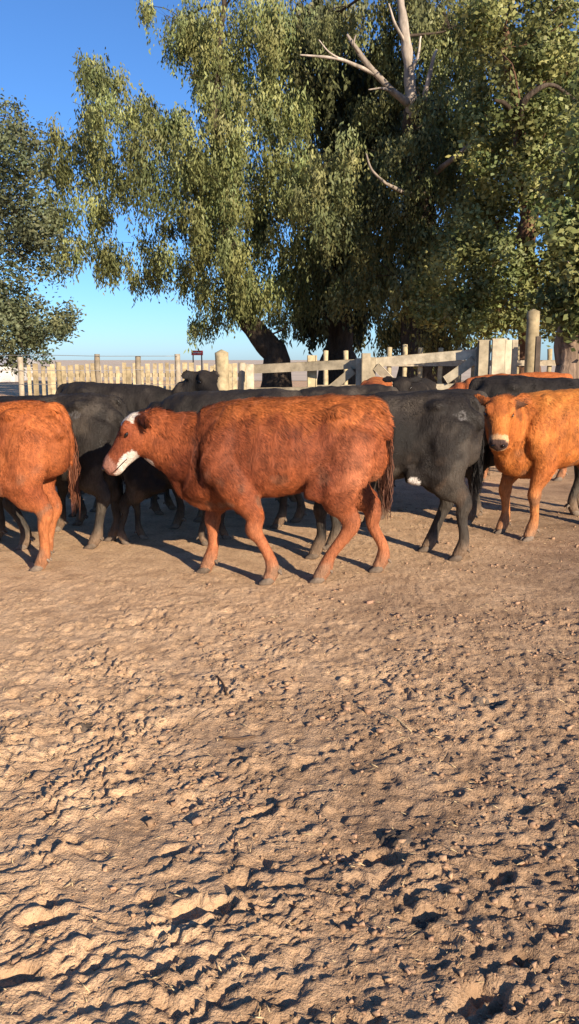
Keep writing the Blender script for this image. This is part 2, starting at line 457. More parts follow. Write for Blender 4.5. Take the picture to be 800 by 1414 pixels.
# ------------------------------------------------------------------ cattle
def remesh(V_F, vox, smooth_it):
    me = V_F.mesh('tmp'); o = bpy.data.objects.new('tmp', me); col.objects.link(o)
    md = o.modifiers.new('r', 'REMESH'); md.mode = 'VOXEL'; md.voxel_size = vox; md.use_smooth_shade = True
    ms = o.modifiers.new('s', 'SMOOTH'); ms.factor = 0.5; ms.iterations = smooth_it
    dg = bpy.context.evaluated_depsgraph_get()
    out = bpy.data.meshes.new_from_object(o.evaluated_get(dg))
    bpy.data.objects.remove(o); bpy.data.meshes.remove(me)
    return out
HEAD = [(-0.06, 0.03, -0.10, 0.08), (0.0, 0.078, -0.16, 0.104), (0.06, 0.092, -0.195, 0.120), (0.13, 0.086, -0.195, 0.124), (0.20, 0.066, -0.168, 0.106),
        (0.28, 0.050, -0.145, 0.090), (0.35, 0.042, -0.132, 0.084), (0.41, 0.040, -0.128, 0.086), (0.452, 0.030, -0.120, 0.080), (0.482, 0.004, -0.095, 0.060)]
def make_cow(name, label, x, y, heading, pal, feet=(0, 0, 0, 0), head_yaw=0, head_pitch=-50, head_at=(0.83, 0.0, 1.06), scale=1.0, vox=0.018,
             hair=0, hair_len=0.03, face=None, ear_drop=0.0, tail_sway=0.0, head_scale=1.0, fat=1.0, group='cattle standing in the pen', seed=0, neck_low=0.0, girth=1.0, marks=(), brisket=1.0):
    """heading: world direction of travel in radians. feet: x shift of (left front, right front, left hind, right hind)."""
    root = empty(name, (x, y, 0), heading)
    LX = 0.93
    root.scale = (scale * LX, scale, scale)
    tag(root, label, 'cow', group)
    ch, sh = math.cos(heading), math.sin(heading)
    def gz(lx, ly):
        wx, wy = x + scale * (lx * LX * ch - ly * sh), y + scale * (lx * LX * sh + ly * ch)
        return hz(wx, wy) / scale
    mb = MB()
    # trunk: x, top, bottom, half width
    sec = [(-0.985, 1.15, 0.82, 0.09), (-0.93, 1.225, 0.72, 0.165), (-0.82, 1.255, 0.67, 0.215), (-0.66, 1.268, 0.67, 0.240), (-0.48, 1.256, 0.640, 0.248),
           (-0.26, 1.246, 0.592, 0.276), (-0.04, 1.242, 0.562, 0.280), (0.12, 1.230, 0.542, 0.252), (0.24, 1.195, 0.525, 0.222), (0.34, 1.160, 0.53, 0.18), (0.44, 1.125, 0.60, 0.125)]
    mb.tube([(a, 0, (t + b) / 2 - (0 if t - b < 0.5 else 0.0), w * girth, (t - b) / 2) for a, t, b, w in sec], ex=2.35, seg=24)
    # hooks, pins, shoulder, brisket, flank
    hp = Vector(head_at)
    for s in (-1, 1):
        mb.tube([(-0.74, s * 0.11, 1.17, 0.05, 0.045), (-0.64, s * 0.190, 1.172, 0.052, 0.045), (-0.54, s * 0.165, 1.14, 0.045, 0.045)], seg=10)
        mb.tube([(-0.86, s * 0.12, 1.10, 0.06, 0.08), (-0.965, s * 0.11, 1.06, 0.05, 0.06), (-0.98, s * 0.10, 1.0, 0.04, 0.05)], seg=10)
        mb.tube([(0.10, s * 0.11, 1.18, 0.07, 0.07), (0.15, s * 0.175, 1.02, 0.085, 0.13), (0.22, s * 0.195, 0.86, 0.085, 0.14), (0.18, s * 0.19, 0.74, 0.085, 0.12)], side=(0, 1, 0), seg=14)
    mb.tube([(0.14, 0, 0.60, 0.11 * brisket, 0.11), (0.30, 0, 0.58, 0.080 * brisket, 0.10 * brisket), (0.42 - 0.12 * (1 - brisket), 0, 0.66, 0.058 * brisket, 0.12 * brisket), (0.50 - 0.25 * (1 - brisket), 0, 0.77, 0.045 * brisket, 0.11)], seg=14)
    # head transform
    hm = Matrix.Translation(hp) @ Matrix.Rotation(R(head_yaw), 4, 'Z') @ Matrix.Rotation(R(-head_pitch), 4, 'Y') @ Matrix.Diagonal((head_scale * 0.89, head_scale, head_scale, 1.0))
    H3 = np.array(hm)
    def hd(V): return V @ H3[:3, :3].T + H3[:3, 3]
    # neck
    nb = np.array(hm @ Vector((0.02, 0, -0.05)))
    nd = np.array(hm.to_3x3() @ Vector((1, 0, 0))); nd /= np.linalg.norm(nd)
    p0 = np.array((0.10, 0, 0.93)); p1 = np.array((0.36, 0, 0.905 - neck_low))
    p2 = p1 * 0.42 + nb * 0.58 + np.array((0, 0, -0.035))
    mb.tube([(*p0, 0.24, 0.28), (*p1, 0.185, 0.250), (*p2, 0.132, 0.205), (*nb, 0.114, 0.155)], seg=18)
    # throat fold
    thr = np.array(hm @ Vector((0.10, 0, -0.13)))
    mb.tube([(0.40, 0, 0.66, 0.04, 0.08), (*(np.array((0.45, 0, 0.70)) * 0.5 + thr * 0.5 + np.array((0, 0, -0.01))), 0.035, 0.075), (*thr, 0.05, 0.06)], seg=10)
    Vh, Fh, Th = tube([(a, 0, (t + b) / 2, w, (t - b) / 2) for a, t, b, w in HEAD], ex=2.3, seg=18)
    mb.add(hd(Vh), Fh, Th)
    for s in (-1, 1):
        # brow, cheek, nostril wing
        Vb, Fb, Tb = tube([(0.07, s * 0.085, 0.055, 0.03, 0.03), (0.12, s * 0.100, 0.05, 0.035, 0.028), (0.17, s * 0.085, 0.04, 0.025, 0.025)], seg=10)
        mb.add(hd(Vb), Fb, Tb)
        Vb, Fb, Tb = tube([(0.42, s * 0.045, 0.0, 0.03, 0.03), (0.47, s * 0.046, -0.01, 0.028, 0.03)], seg=10)
        mb.add(hd(Vb), Fb, Tb)
        z0 = 0.02; dz = -0.05 - ear_drop
        Ve, Fe, Te = tube([(0.00, s * 0.08, z0, 0.022, 0.022), (-0.012, s * 0.125, z0 + dz * 0.3, 0.040, 0.020), (-0.03, s * 0.175, z0 + dz * 0.7, 0.066, 0.017), (-0.045, s * 0.225, z0 + dz, 0.058, 0.016),
                            (-0.055, s * 0.275, z0 + dz * 1.35, 0.020, 0.013)], side=(0.8, 0, -0.55), seg=14)
        mb.add(hd(Ve), Fe, Te)
    # legs
    hoofs = []
    LR = ((1, feet[0]), (-1, feet[1]))
    for s, f in LR:
        fx = 0.14 + f; fz = gz(fx, s * 0.17) - 0.010
        ky = s * 0.185
        kx = 0.13 + 0.66 * f + 0.012; kz = 0.385 + fz * 0.6
        mb.tube([(0.20, s * 0.16, 0.93, 0.09, 0.15), (0.13 + 0.05 * f, s * 0.19, 0.72, 0.10, 0.145), (0.12 + 0.40 * f, ky, 0.56, 0.080, 0.102), (kx - 0.005, ky, kz + 0.075, 0.054, 0.062),
                 (kx + 0.010, ky, kz, 0.058, 0.066), (kx - 0.010 + 0.1 * f, s * 0.18, kz - 0.075, 0.041, 0.045), (fx - 0.035 - 0.12 * f, s * 0.175, 0.20 + fz, 0.037, 0.043), (fx - 0.03 - 0.02 * f, s * 0.17, 0.115 + fz, 0.049, 0.054),
                 (fx - 0.005, s * 0.17, 0.06 + fz, 0.045, 0.050), (fx + 0.008, s * 0.17, 0.03 + fz, 0.045, 0.050)], seg=14)
        hoofs.append((fx + 0.01, s * 0.17, fz))
    for s, f in ((1, feet[2]), (-1, feet[3])):
        fx = -0.85 + f; fz = gz(fx, s * 0.15) - 0.010
        sx = -0.60 + 0.22 * f; hx = -0.885 + 0.42 * f; hzz = 0.435 - 0.05 * abs(f) + fz * 0.6
        mb.tube([(-0.76, s * 0.13, 1.05, 0.12, 0.20), (-0.72 + 0.06 * f, s * 0.165, 0.86, 0.115, 0.20), (-0.71 + 0.2 * f, s * 0.185, 0.70, 0.105, 0.19), (-0.765 + 0.30 * f, s * 0.18, 0.575, 0.080, 0.135),
                 (hx + 0.034, s * 0.165, hzz + 0.075, 0.050, 0.082), (hx + 0.000, s * 0.16, hzz, 0.049, 0.070), (hx + 0.014 + 0.1 * f, s * 0.158, hzz - 0.09, 0.038, 0.049), (fx - 0.045 - 0.10 * f, s * 0.155, 0.20 + fz, 0.037, 0.043),
                 (fx - 0.035 - 0.02 * f, s * 0.15, 0.115 + fz, 0.051, 0.055), (fx - 0.005, s * 0.15, 0.06 + fz, 0.045, 0.050), (fx + 0.008, s * 0.15, 0.03 + fz, 0.045, 0.050)], seg=14)
        mb.tube([(sx - 0.05, s * 0.17, 0.80, 0.08, 0.11), (sx + 0.03, s * 0.20, 0.70, 0.06, 0.09), (sx + 0.01, s * 0.20, 0.62, 0.04, 0.06)], seg=12)
        # flank skin
        mb.tube([(-0.42, s * 0.20, 0.66, 0.05, 0.07), (-0.52 + 0.1 * f, s * 0.205, 0.64, 0.045, 0.07), (-0.60 + 0.2 * f, s * 0.19, 0.64, 0.05, 0.08)], seg=10)
        hoofs.append((fx + 0.01, s * 0.15, fz))
    # tail dock
    tw = tail_sway
    tail_pts = [(-0.86, 0, 1.225, 0.05, 0.03), (-0.955, tw * 0.1, 1.205, 0.036, 0.032), (-1.005, tw * 0.3, 1.11, 0.029, 0.03), (-1.015, tw * 0.6, 0.95, 0.027, 0.027), (-1.01, tw * 0.85, 0.80, 0.025, 0.025), (-1.005, tw, 0.70, 0.022, 0.022)]
    mb.tube(tail_pts, seg=10)
    me = remesh(mb, vox, 5)
    nv = len(me.vertices)
    P = np.empty(nv * 3); me.vertices.foreach_get('co', P); P = P.reshape(-1, 3)
    Nn = np.empty(nv * 3); me.vertices.foreach_get('normal', Nn); Nn = Nn.reshape(-1, 3)
    # muscle and loose-skin relief
    lump = 0.009 * noise3(P, 4.5, 12 + seed) + 0.007 * noise3(P, 11, 15 + seed) + 0.003 * noise3(P, 24, 17 + seed)
    xx = P[:, 0]; lat = sstep(0.10, 0.2, np.abs(P[:, 1]))
    lump = lump - lat * 0.052 * np.exp(-((xx + 0.47) / 0.10) ** 2 - ((P[:, 2] - 1.06) / 0.12) ** 2)      # hollow before the hip
    lump = lump - lat * 0.016 * np.exp(-((xx - 0.01 + 0.15 * (P[:, 2] - 0.8)) / 0.05) ** 2) * sstep(0.62, 0.72, P[:, 2]) * (1 - sstep(1.0, 1.15, P[:, 2]))   # behind the shoulder
    lump = lump - 0.011 * np.exp(-((xx - 0.37 - 0.10 * (P[:, 2] - 0.9) - 0.02 * noise3(P, 5, 91)) / 0.022) ** 2) * sstep(0.66, 0.76, P[:, 2]) * (1 - sstep(1.0, 1.1, P[:, 2]))  # crease before the shoulder
    lump = lump - lat * 0.018 * np.exp(-((xx + 0.60 - 0.35 * (P[:, 2] - 0.8)) / 0.05) ** 2) * sstep(0.64, 0.7, P[:, 2]) * (1 - sstep(0.85, 1.0, P[:, 2]))
    ribs = 0.0095 * np.sin(P[:, 0] * 52 + 6 * P[:, 2]) * np.exp(-((P[:, 0] + 0.22) / 0.2) ** 2) * sstep(0.6, 0.75, P[:, 2]) * (1 - sstep(1.0, 1.15, P[:, 2]))
    nf = np.exp(-((P[:, 0] - 0.46) / 0.14) ** 2) * sstep(0.62, 0.72, P[:, 2])
    folds = 0.013 * np.sin(P[:, 0] * 48 + 9 * P[:, 2] + 3 * noise3(P, 5, 33)) * nf
    body = sstep(0.42, 0.6, P[:, 2])
    isface = np.zeros(nv)
    Hi = np.linalg.inv(H3); L = P @ Hi[:3, :3].T + Hi[:3, 3]
    isface = ((L[:, 0] > -0.03) & (np.abs(L[:, 1]) < 0.30) & (L[:, 0] < 0.6) & (L[:, 2] > -0.30) & (L[:, 2] < 0.2) & (P[:, 2] > 0.4)).astype(float)
    P2 = P + Nn * ((lump * (0.25 + 0.75 * body) + ribs + folds) * (1 - 0.85 * isface))[:, None]
    me.vertices.foreach_set('co', P2.ravel()); me.update()
    # coat colour
    z = P[:, 2]; n1 = noise3(P, 3.0, 40 + seed); n2 = noise3(P, 9.0, 44 + seed)
    base = np.array(pal['base']); dark = np.array(pal['dark']); low = np.array(pal['low']); top = np.array(pal['top'])
    t = np.clip(0.5 + 0.55 * n1 + 0.3 * n2, 0, 1)[:, None]
    c = dark * (1 - t) + base * t
    tp = (sstep(1.0, 1.25, z + 0.1 * n2) * sstep(0.35, -0.1, -P[:, 0] * 0 + P[:, 0]))[:, None] if False else (sstep(1.02, 1.25, z + 0.1 * n2) * (1 - sstep(0.1, 0.4, P[:, 0])))[:, None]
    c = c * (1 - tp) + top * tp
    lw = (1 - sstep(0.28, 0.62, z + 0.08 * n2))[:, None]; c = c * (1 - lw) + low * lw
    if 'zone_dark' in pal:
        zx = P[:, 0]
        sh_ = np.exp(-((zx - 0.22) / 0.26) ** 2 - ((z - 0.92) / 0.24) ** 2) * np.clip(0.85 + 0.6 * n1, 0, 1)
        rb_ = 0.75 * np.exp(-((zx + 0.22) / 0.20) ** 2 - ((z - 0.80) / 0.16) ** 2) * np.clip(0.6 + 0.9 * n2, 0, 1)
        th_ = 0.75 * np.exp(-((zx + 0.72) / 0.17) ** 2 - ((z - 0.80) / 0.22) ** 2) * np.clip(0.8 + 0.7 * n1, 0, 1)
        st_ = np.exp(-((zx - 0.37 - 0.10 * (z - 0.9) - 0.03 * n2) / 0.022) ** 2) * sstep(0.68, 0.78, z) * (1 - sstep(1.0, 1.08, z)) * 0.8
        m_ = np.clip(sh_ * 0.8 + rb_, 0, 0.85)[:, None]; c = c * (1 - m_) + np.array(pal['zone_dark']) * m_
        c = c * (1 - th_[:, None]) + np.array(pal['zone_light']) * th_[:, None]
        c = c * (1 - st_[:, None]) + np.array((0.045, 0.016, 0.010)) * st_[:, None]  # near-black streak painted along the shoulder crease, deepening its shade
    if 'dust' in pal:
        du = (sstep(0.15, 0.75, n1 + 0.5 * n2 + 0.35 * (1 - sstep(-0.9, -0.6, P[:, 0]))) * 0.5)[:, None]; c = c * (1 - du) + np.array(pal['dust']) * du
    mud = (sstep(0.30, 0.62, noise3(P, 7.5, 97 + seed)) * (1 - sstep(0.55, 0.95, z)) * 0.55)[:, None]; c = c * (1 - mud) + np.array((0.16, 0.105, 0.07)) * mud * (0.5 if 'dust' in pal else 1.0)
    ds = (1 - sstep(0.05, 0.22, z + 0.04 * n2))[:, None] * 0.55; c = c * (1 - ds) + np.array((0.27, 0.18, 0.115)) * ds
    ear = (np.abs(L[:, 1]) > 0.118) & (isface > 0.5) & (L[:, 0] < 0.08) & (L[:, 2] > -0.19) & (np.linalg.norm(L, axis=1) < 0.33)
    # paler/darker inside of the ear faces forward
    fwd = (Nn @ (H3[:3, 0] / np.linalg.norm(H3[:3, 0]))) > 0.2
    ein = np.array(pal.get('ear_in', tuple(dark * 0.5)))
    fa = (np.clip((Nn @ (H3[:3, 0] / np.linalg.norm(H3[:3, 0]))) * 1.6, 0, 1) * ear * sstep(0.12, 0.15, np.abs(L[:, 1])))[:, None]
    c = c * (1 - fa) + ein * fa
    if face is not None:
        fn = 0.02 * n2
        fm = isface > 0.5
        if face == 'blaze':
            white = np.array((0.72, 0.64, 0.56))
            w = fm & (np.abs(L[:, 1] + fn) < 0.095) & (L[:, 2] > 0.02 + fn) & (L[:, 0] > -0.03) & (L[:, 0] < 0.11 + 2 * fn)
            w |= fm & (L[:, 0] > 0.21 + 3 * fn) & (L[:, 0] < 0.47) & (L[:, 2] < -0.035 + 3.0 * fn - 0.8 * np.clip(0.29 - L[:, 0], 0, 1))
            w &= ~ear
            c[w] = white * (0.9 + 0.1 * t[w])
            er = fm & (np.linalg.norm(np.stack([L[:, 0] - 0.15, np.abs(L[:, 1]) - 0.11, L[:, 2] - 0.01], -1), axis=1) < 0.038 + fn)
            c[er] = np.array((0.20, 0.05, 0.02))
            nose = fm & (L[:, 0] > 0.375 + 0.4 * np.clip(-0.02 - L[:, 2], 0, 1)) & (L[:, 2] > -0.085)
            c[nose] = np.array((0.30, 0.14, 0.10))
        elif face == 'pale_muzzle':
            w = fm & (L[:, 0] > 0.385 + fn) & ~ear
            c[w] = np.array((0.55, 0.34, 0.18))
            nose = fm & (L[:, 0] > 0.435) & (L[:, 2] > -0.05)
            c[nose] = np.array((0.06, 0.035, 0.03))
            ring = fm & (np.linalg.norm(np.stack([L[:, 0] - 0.15, np.abs(L[:, 1]) - 0.11, L[:, 2] - 0.01], -1), axis=1) < 0.045)
            c[ring] = c[ring] * 0.6
        else:
            nose = fm & (L[:, 0] > 0.41) & (L[:, 2] > -0.065)
            c[nose] = np.array((0.02, 0.02, 0.02))
    for kind_, mx_, mz_, mr_ in marks:
        side_ = P[:, 1] > 0.02
        dd = np.hypot(xx - mx_, z - mz_)
        if kind_ == 'brand':      # freeze brand: a small pale ring with a dot beside it
            mk = side_ & (((dd > mr_ * 0.55) & (dd < mr_)) | (dd < mr_ * 0.2) | (np.hypot(xx - mx_ - 1.7 * mr_, z - mz_ - 0.2 * mr_) < mr_ * 0.3))
            c[mk] = np.array((0.085, 0.08, 0.078))
        else:
            mk = (dd + 0.02 * n2 < mr_) & side_
            c[mk] = np.array((0.62, 0.58, 0.54))
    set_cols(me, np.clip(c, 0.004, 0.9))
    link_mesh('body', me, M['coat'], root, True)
    # eyes, nostrils, mouth line
    for s in (-1, 1):
        e = MB(); Ve, Fe, Te = tube([(0.125, s * 0.108, 0.012, 0.004, 0.003), (0.135, s * 0.112, 0.012, 0.012, 0.010), (0.15, s * 0.111, 0.011, 0.015, 0.013), (0.165, s * 0.106, 0.010, 0.012, 0.010), (0.174, s * 0.101, 0.010, 0.004, 0.003)], seg=12, n=3)
        e.add(hd(Ve), Fe, Te); e.build('eye', M['eye'], root)
        e = MB(); Ve, Fe, Te = tube([(0.482, s * 0.030, 0.012, 0.006, 0.008), (0.487, s * 0.043, 0.0, 0.009, 0.012), (0.476, s * 0.058, -0.012, 0.005, 0.007)], seg=10, n=3)
        e.add(hd(Ve), Fe, Te); e.build('nostril', M['eye'], root)
    for s in (-1, 1):
        e = MB(); Ve, Fe, Te = tube([(0.30, s * 0.083, -0.092, 0.0035, 0.0035), (0.36, s * 0.080, -0.084, 0.004, 0.004), (0.42, s * 0.080, -0.076, 0.004, 0.004), (0.465, s * 0.066, -0.068, 0.0035, 0.0035)], seg=6, n=3)
        e.add(hd(Ve), Fe, Te); e.build('mouth', M['eye'], root)
    # cloven hooves
    for hx_, hy_, hz_ in hoofs:
        hb = MB()
        for k in (-1, 1):
            hb.tube([(hx_ - 0.028, hy_ + k * 0.021, hz_ + 0.052, 0.021, 0.030), (hx_ - 0.004, hy_ + k * 0.023, hz_ + 0.034, 0.025, 0.032), (hx_ + 0.03, hy_ + k * 0.022, hz_ + 0.022, 0.022, 0.024), (hx_ + 0.062, hy_ + k * 0.016, hz_ + 0.012, 0.012, 0.012)], seg=10, n=3)
            V = hb.V[-1]; V[:, 2] = np.maximum(V[:, 2], hz_ + 0.001)
        for k in (-1, 1):
            hb.tube([(hx_ - 0.075, hy_ + k * 0.022, hz_ + 0.105, 0.012, 0.012), (hx_ - 0.095, hy_ + k * 0.026, hz_ + 0.090, 0.010, 0.010), (hx_ - 0.098, hy_ + k * 0.027, hz_ + 0.078, 0.005, 0.005)], seg=8, n=2)
        hb.build('hoof', M['hoof'], root)
    # tail switch
    r = np.random.default_rng(100 + seed)
    n = 600 if hair else 200
    base_p = np.array((-1.005, tw, 0.80)); k = r.random(n)
    st = base_p + np.stack([r.normal(0, 0.012, n), r.normal(0, 0.013, n), 0.34 * k - 0.12], -1)
    ln = 0.16 + 0.16 * r.random(n)
    dr = np.stack([r.normal(0, 0.05, n), r.normal(0, 0.055, n), -np.ones(n)], -1); dr /= np.linalg.norm(dr, axis=1)[:, None]
    a = r.uniform(0, 2 * math.pi, n); wv = np.stack([np.cos(a), np.sin(a), np.zeros(n)], -1) * 0.0030
    mid = st + dr * (ln * 0.55)[:, None] + np.stack([r.normal(0, .016, n), r.normal(0, .016, n), np.zeros(n)], -1); tip = st + dr * ln[:, None] * (0.7 + 0.5 * r.random(n))[:, None]
    V = np.stack([st - wv, st + wv, mid + wv, tip, mid - wv], 1).reshape(-1, 3); b = (np.arange(n) * 5)[:, None, None]
    Ft = np.array([[0, 1, 2], [0, 2, 4], [4, 2, 3]])[None] + b
    tc = np.repeat(np.array(pal.get('tail', pal['dark'])) * r.uniform(0.6, 1.4, (n, 1)), 5, 0)
    o = link_mesh('tail_switch', np_mesh('tail_switch', V, Ft.reshape(-1, 3), tc), M['hair'], root)
    # hair coat
    if hair:
        me.calc_loop_triangles()
        T = np.empty(len(me.loop_triangles) * 3, dtype=np.int32); me.loop_triangles.foreach_get('vertices', T); T = T.reshape(-1, 3)
        A, B, C_ = P2[T[:, 0]], P2[T[:, 1]], P2[T[:, 2]]
        ar = np.linalg.norm(np.cross(B - A, C_ - A), axis=1)
        zc = (A[:, 2] + B[:, 2] + C_[:, 2]) / 3
        ti = r.choice(len(T), hair, p=ar / ar.sum())
        u = r.random((hair, 1)); v = r.random((hair, 1)); fl = (u + v) > 1; u = np.where(fl, 1 - u, u); v = np.where(fl, 1 - v, v)
        p = A[ti] * (1 - u - v) + B[ti] * u + C_[ti] * v
        nn = Nn[T[ti, 0]]; cc = c[T[ti, 0]]; ff = isface[T[ti, 0]]
        sw = noise3(p, 6.0, 70 + seed); sw2 = noise3(p, 17.0, 74 + seed); sw3 = noise3(p + 5, 17.0, 79 + seed)
        d = np.stack([-0.8 + 0.3 * sw2, 0.25 * sw3, -0.75 + 0.6 * sw + 0.22 * sw3], -1)
        hdir = np.array(H3[:3, 0]); hdir = hdir / np.linalg.norm(hdir)
        legm = (1 - sstep(0.4, 0.55, p[:, 2]))[:, None]
        d = d * (1 - legm) + np.array((-0.2, 0, -1.0)) * legm
        d = np.where(ff[:, None] > 0.5, -hdir * 0.8 + np.array((0, 0, -0.5)) + 0.3 * d, d)
        d -= nn * (d * nn).sum(1)[:, None]; d /= np.linalg.norm(d, axis=1)[:, None] + 1e-6
        shag = sstep(0.95, 1.2, p[:, 2]) * 0.8 + np.exp(-((p[:, 0] - 0.45) / 0.2) ** 2) * 0.5
        lift = 0.13 + 0.13 * r.random(hair) + (0.05 + 0.12 * shag) * np.clip(sw2, -0.5, 1)
        ln = hair_len * (0.72 + 0.45 * shag) * (0.6 + 0.7 * r.random(hair)) * (1 - 0.55 * legm[:, 0]) * np.where(ff > 0.5, 0.42, 1.0)
        sdv = np.cross(d, nn)
        w = (0.0030 + 0.0014 * r.random(hair))[:, None] * (1 - 0.4 * legm)
        base_ = p - nn * 0.002
        tip = p + d * ln[:, None] + nn * (ln * lift)[:, None] + sdv * (ln * 0.3 * sw3)[:, None]
        V = np.stack([base_ - sdv * w, base_ + sdv * w, tip], 1).reshape(-1, 3)
        Fh_ = np.arange(hair * 3).reshape(-1, 3)
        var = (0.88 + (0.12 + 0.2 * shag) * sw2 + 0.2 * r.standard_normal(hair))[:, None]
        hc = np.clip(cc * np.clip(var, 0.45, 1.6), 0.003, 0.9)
        hc3 = np.repeat(hc, 3, 0); hc3[2::3] = np.clip(hc3[2::3] * 1.4, 0, 0.9); hc3[0::3] *= 0.72; hc3[1::3] *= 0.72  # occlusion painted into the blade roots, sunlit highlight into the tips
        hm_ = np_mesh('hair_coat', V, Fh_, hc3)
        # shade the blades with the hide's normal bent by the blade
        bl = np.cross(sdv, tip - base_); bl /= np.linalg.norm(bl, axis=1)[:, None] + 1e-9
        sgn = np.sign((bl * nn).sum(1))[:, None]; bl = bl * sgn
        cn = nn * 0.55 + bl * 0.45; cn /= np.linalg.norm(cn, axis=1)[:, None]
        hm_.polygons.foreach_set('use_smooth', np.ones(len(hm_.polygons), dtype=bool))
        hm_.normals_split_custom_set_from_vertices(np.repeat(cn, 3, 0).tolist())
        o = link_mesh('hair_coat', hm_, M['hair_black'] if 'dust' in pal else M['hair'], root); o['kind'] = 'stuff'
    return root

RED = dict(base=(0.315, 0.086, 0.027), dark=(0.145, 0.034, 0.014), low=(0.37, 0.130, 0.055), top=(0.39, 0.118, 0.032), tail=(0.10, 0.042, 0.025), ear_in=(0.045, 0.02, 0.015), zone_dark=(0.165, 0.046, 0.020), zone_light=(0.43, 0.155, 0.072))
RED2 = dict(base=(0.35, 0.105, 0.032), dark=(0.22, 0.055, 0.019), low=(0.40, 0.14, 0.05), top=(0.42, 0.12, 0.03), tail=(0.14, 0.05, 0.025))
ORANGE = dict(base=(0.46, 0.155, 0.032), dark=(0.34, 0.095, 0.022), low=(0.46, 0.18, 0.06), top=(0.50, 0.19, 0.04), tail=(0.2, 0.07, 0.03), ear_in=(0.10, 0.045, 0.025))
BLACK = dict(base=(0.022, 0.0165, 0.0135), dark=(0.0075, 0.006, 0.005), low=(0.044, 0.037, 0.030), top=(0.018, 0.0145, 0.013), tail=(0.014, 0.012, 0.011), ear_in=(0.012, 0.011, 0.012), dust=(0.085, 0.070, 0.055))
LEFT = math.pi

# nearest row
make_cow('cow', 'shaggy rust-red cow with white muzzle and forehead walking left across the front', -0.28, 5.78, LEFT + R(1), RED, feet=(-0.29, 0.20, 0.33, -0.14),
         head_yaw=8, head_pitch=-51, head_at=(0.79, 0.0, 1.105), head_scale=0.97, vox=0.014, hair=120000, hair_len=0.042, face='blaze', ear_drop=0.02, seed=1, tail_sway=0.06)
make_cow('cow', 'rust-red cow cut off by the left edge, only its hindquarters in view', -2.50, 6.15, LEFT + R(-2), RED2, feet=(0.0, 0.1, 0.06, 0.14),
         head_pitch=-55, scale=0.96, vox=0.016, hair=60000, seed=2, tail_sway=-0.14)
make_cow('cow', 'dusty black cow with its rump beside the white-faced cow\'s head', -2.24, 6.86, LEFT + R(2), BLACK, feet=(-0.25, 0.1, 0.14, 0.02),
         scale=0.98, vox=0.017, hair=45000, hair_len=0.02, seed=3, marks=(('brand', -0.62, 1.10, 0.036),))
make_cow('cow', 'dusty dark grey-black cow half hidden behind the white-faced cow\'s tail', 0.50, 6.52, LEFT + R(-4), BLACK, feet=(0.18, 0.05, 0.0, 0.22),
         head_pitch=-70, head_at=(0.78, 0.0, 0.92), scale=1.0, vox=0.015, hair=60000, hair_len=0.02, seed=4, marks=(('brand', -0.84, 1.10, 0.036), ('patch', -0.47, 0.60, 0.05)))
make_cow('cow', 'bright orange-red calf at the right, its head turned to face the camera', 2.18, 7.30, LEFT + R(22), ORANGE, feet=(0.12, 0.16, 0.0, 0.1),
         head_yaw=54, head_pitch=-54, head_at=(0.63, 0.16, 1.165), head_scale=0.95, scale=1.0, vox=0.015, hair=75000, face='pale_muzzle', seed=5, brisket=0.6, girth=0.95)
make_cow('cow', 'black cow in deep shade right behind the white-faced cow\'s neck and belly', -0.80, 7.72, LEFT, BLACK, feet=(0.1, -0.1, 0.1, -0.1), head_at=(0.78, 0, 0.95), scale=0.99, vox=0.022, seed=6)
make_cow('cow', 'black cow standing behind the orange-red calf at the right edge', 2.75, 8.42, R(2), BLACK, feet=(0.1, -0.1, 0.0, -0.1), head_at=(0.78, 0, 0.95), scale=1.07, vox=0.021, seed=7, hair=20000, hair_len=0.02)
make_cow('cow', 'black cow in the dark gap between the grey-black cow\'s rump and the calf\'s face', 0.92, 7.85, LEFT + R(3), BLACK, feet=(0.1, -0.1, 0.06, -0.08), head_at=(0.74, 0, 0.85), scale=0.98, vox=0.022, seed=13)
make_cow('cow', 'small black calf deep in the herd below the raised black head', -0.55, 8.45, R(4), BLACK, feet=(0.1, -0.1, 0.06, -0.08), head_at=(0.74, 0, 0.85), scale=0.88, vox=0.024, seed=14)
make_cow('cow', 'black cow deep in the herd behind the rump at the left', -2.75, 8.35, LEFT + R(-5), BLACK, feet=(0.1, -0.1, 0.06, -0.08), head_at=(0.74, 0, 0.85), scale=0.93, vox=0.024, seed=15)
make_cow('cow', 'small black calf in deep shade under the white-faced cow\'s neck', -0.72, 6.98, R(-3), BLACK, feet=(0.1, -0.1, 0.06, -0.08), head_at=(0.70, 0, 0.95), scale=0.74, vox=0.024, seed=16)  # extra calf added to deepen the dark between the cattle
make_cow('cow', 'black cow seen only in the gap under the grey-black cow\'s belly', 0.70, 8.95, R(3), BLACK, feet=(0.1, -0.1, 0.06, -0.08), head_at=(0.74, 0, 0.85), scale=0.90, vox=0.026, seed=17)
make_cow('cow', 'black cow whose legs show behind the red cow at the left edge', -2.75, 7.56, LEFT + R(2), BLACK, feet=(0.1, -0.1, 0.06, -0.08), head_at=(0.74, 0, 0.85), scale=0.94, vox=0.026, seed=18)
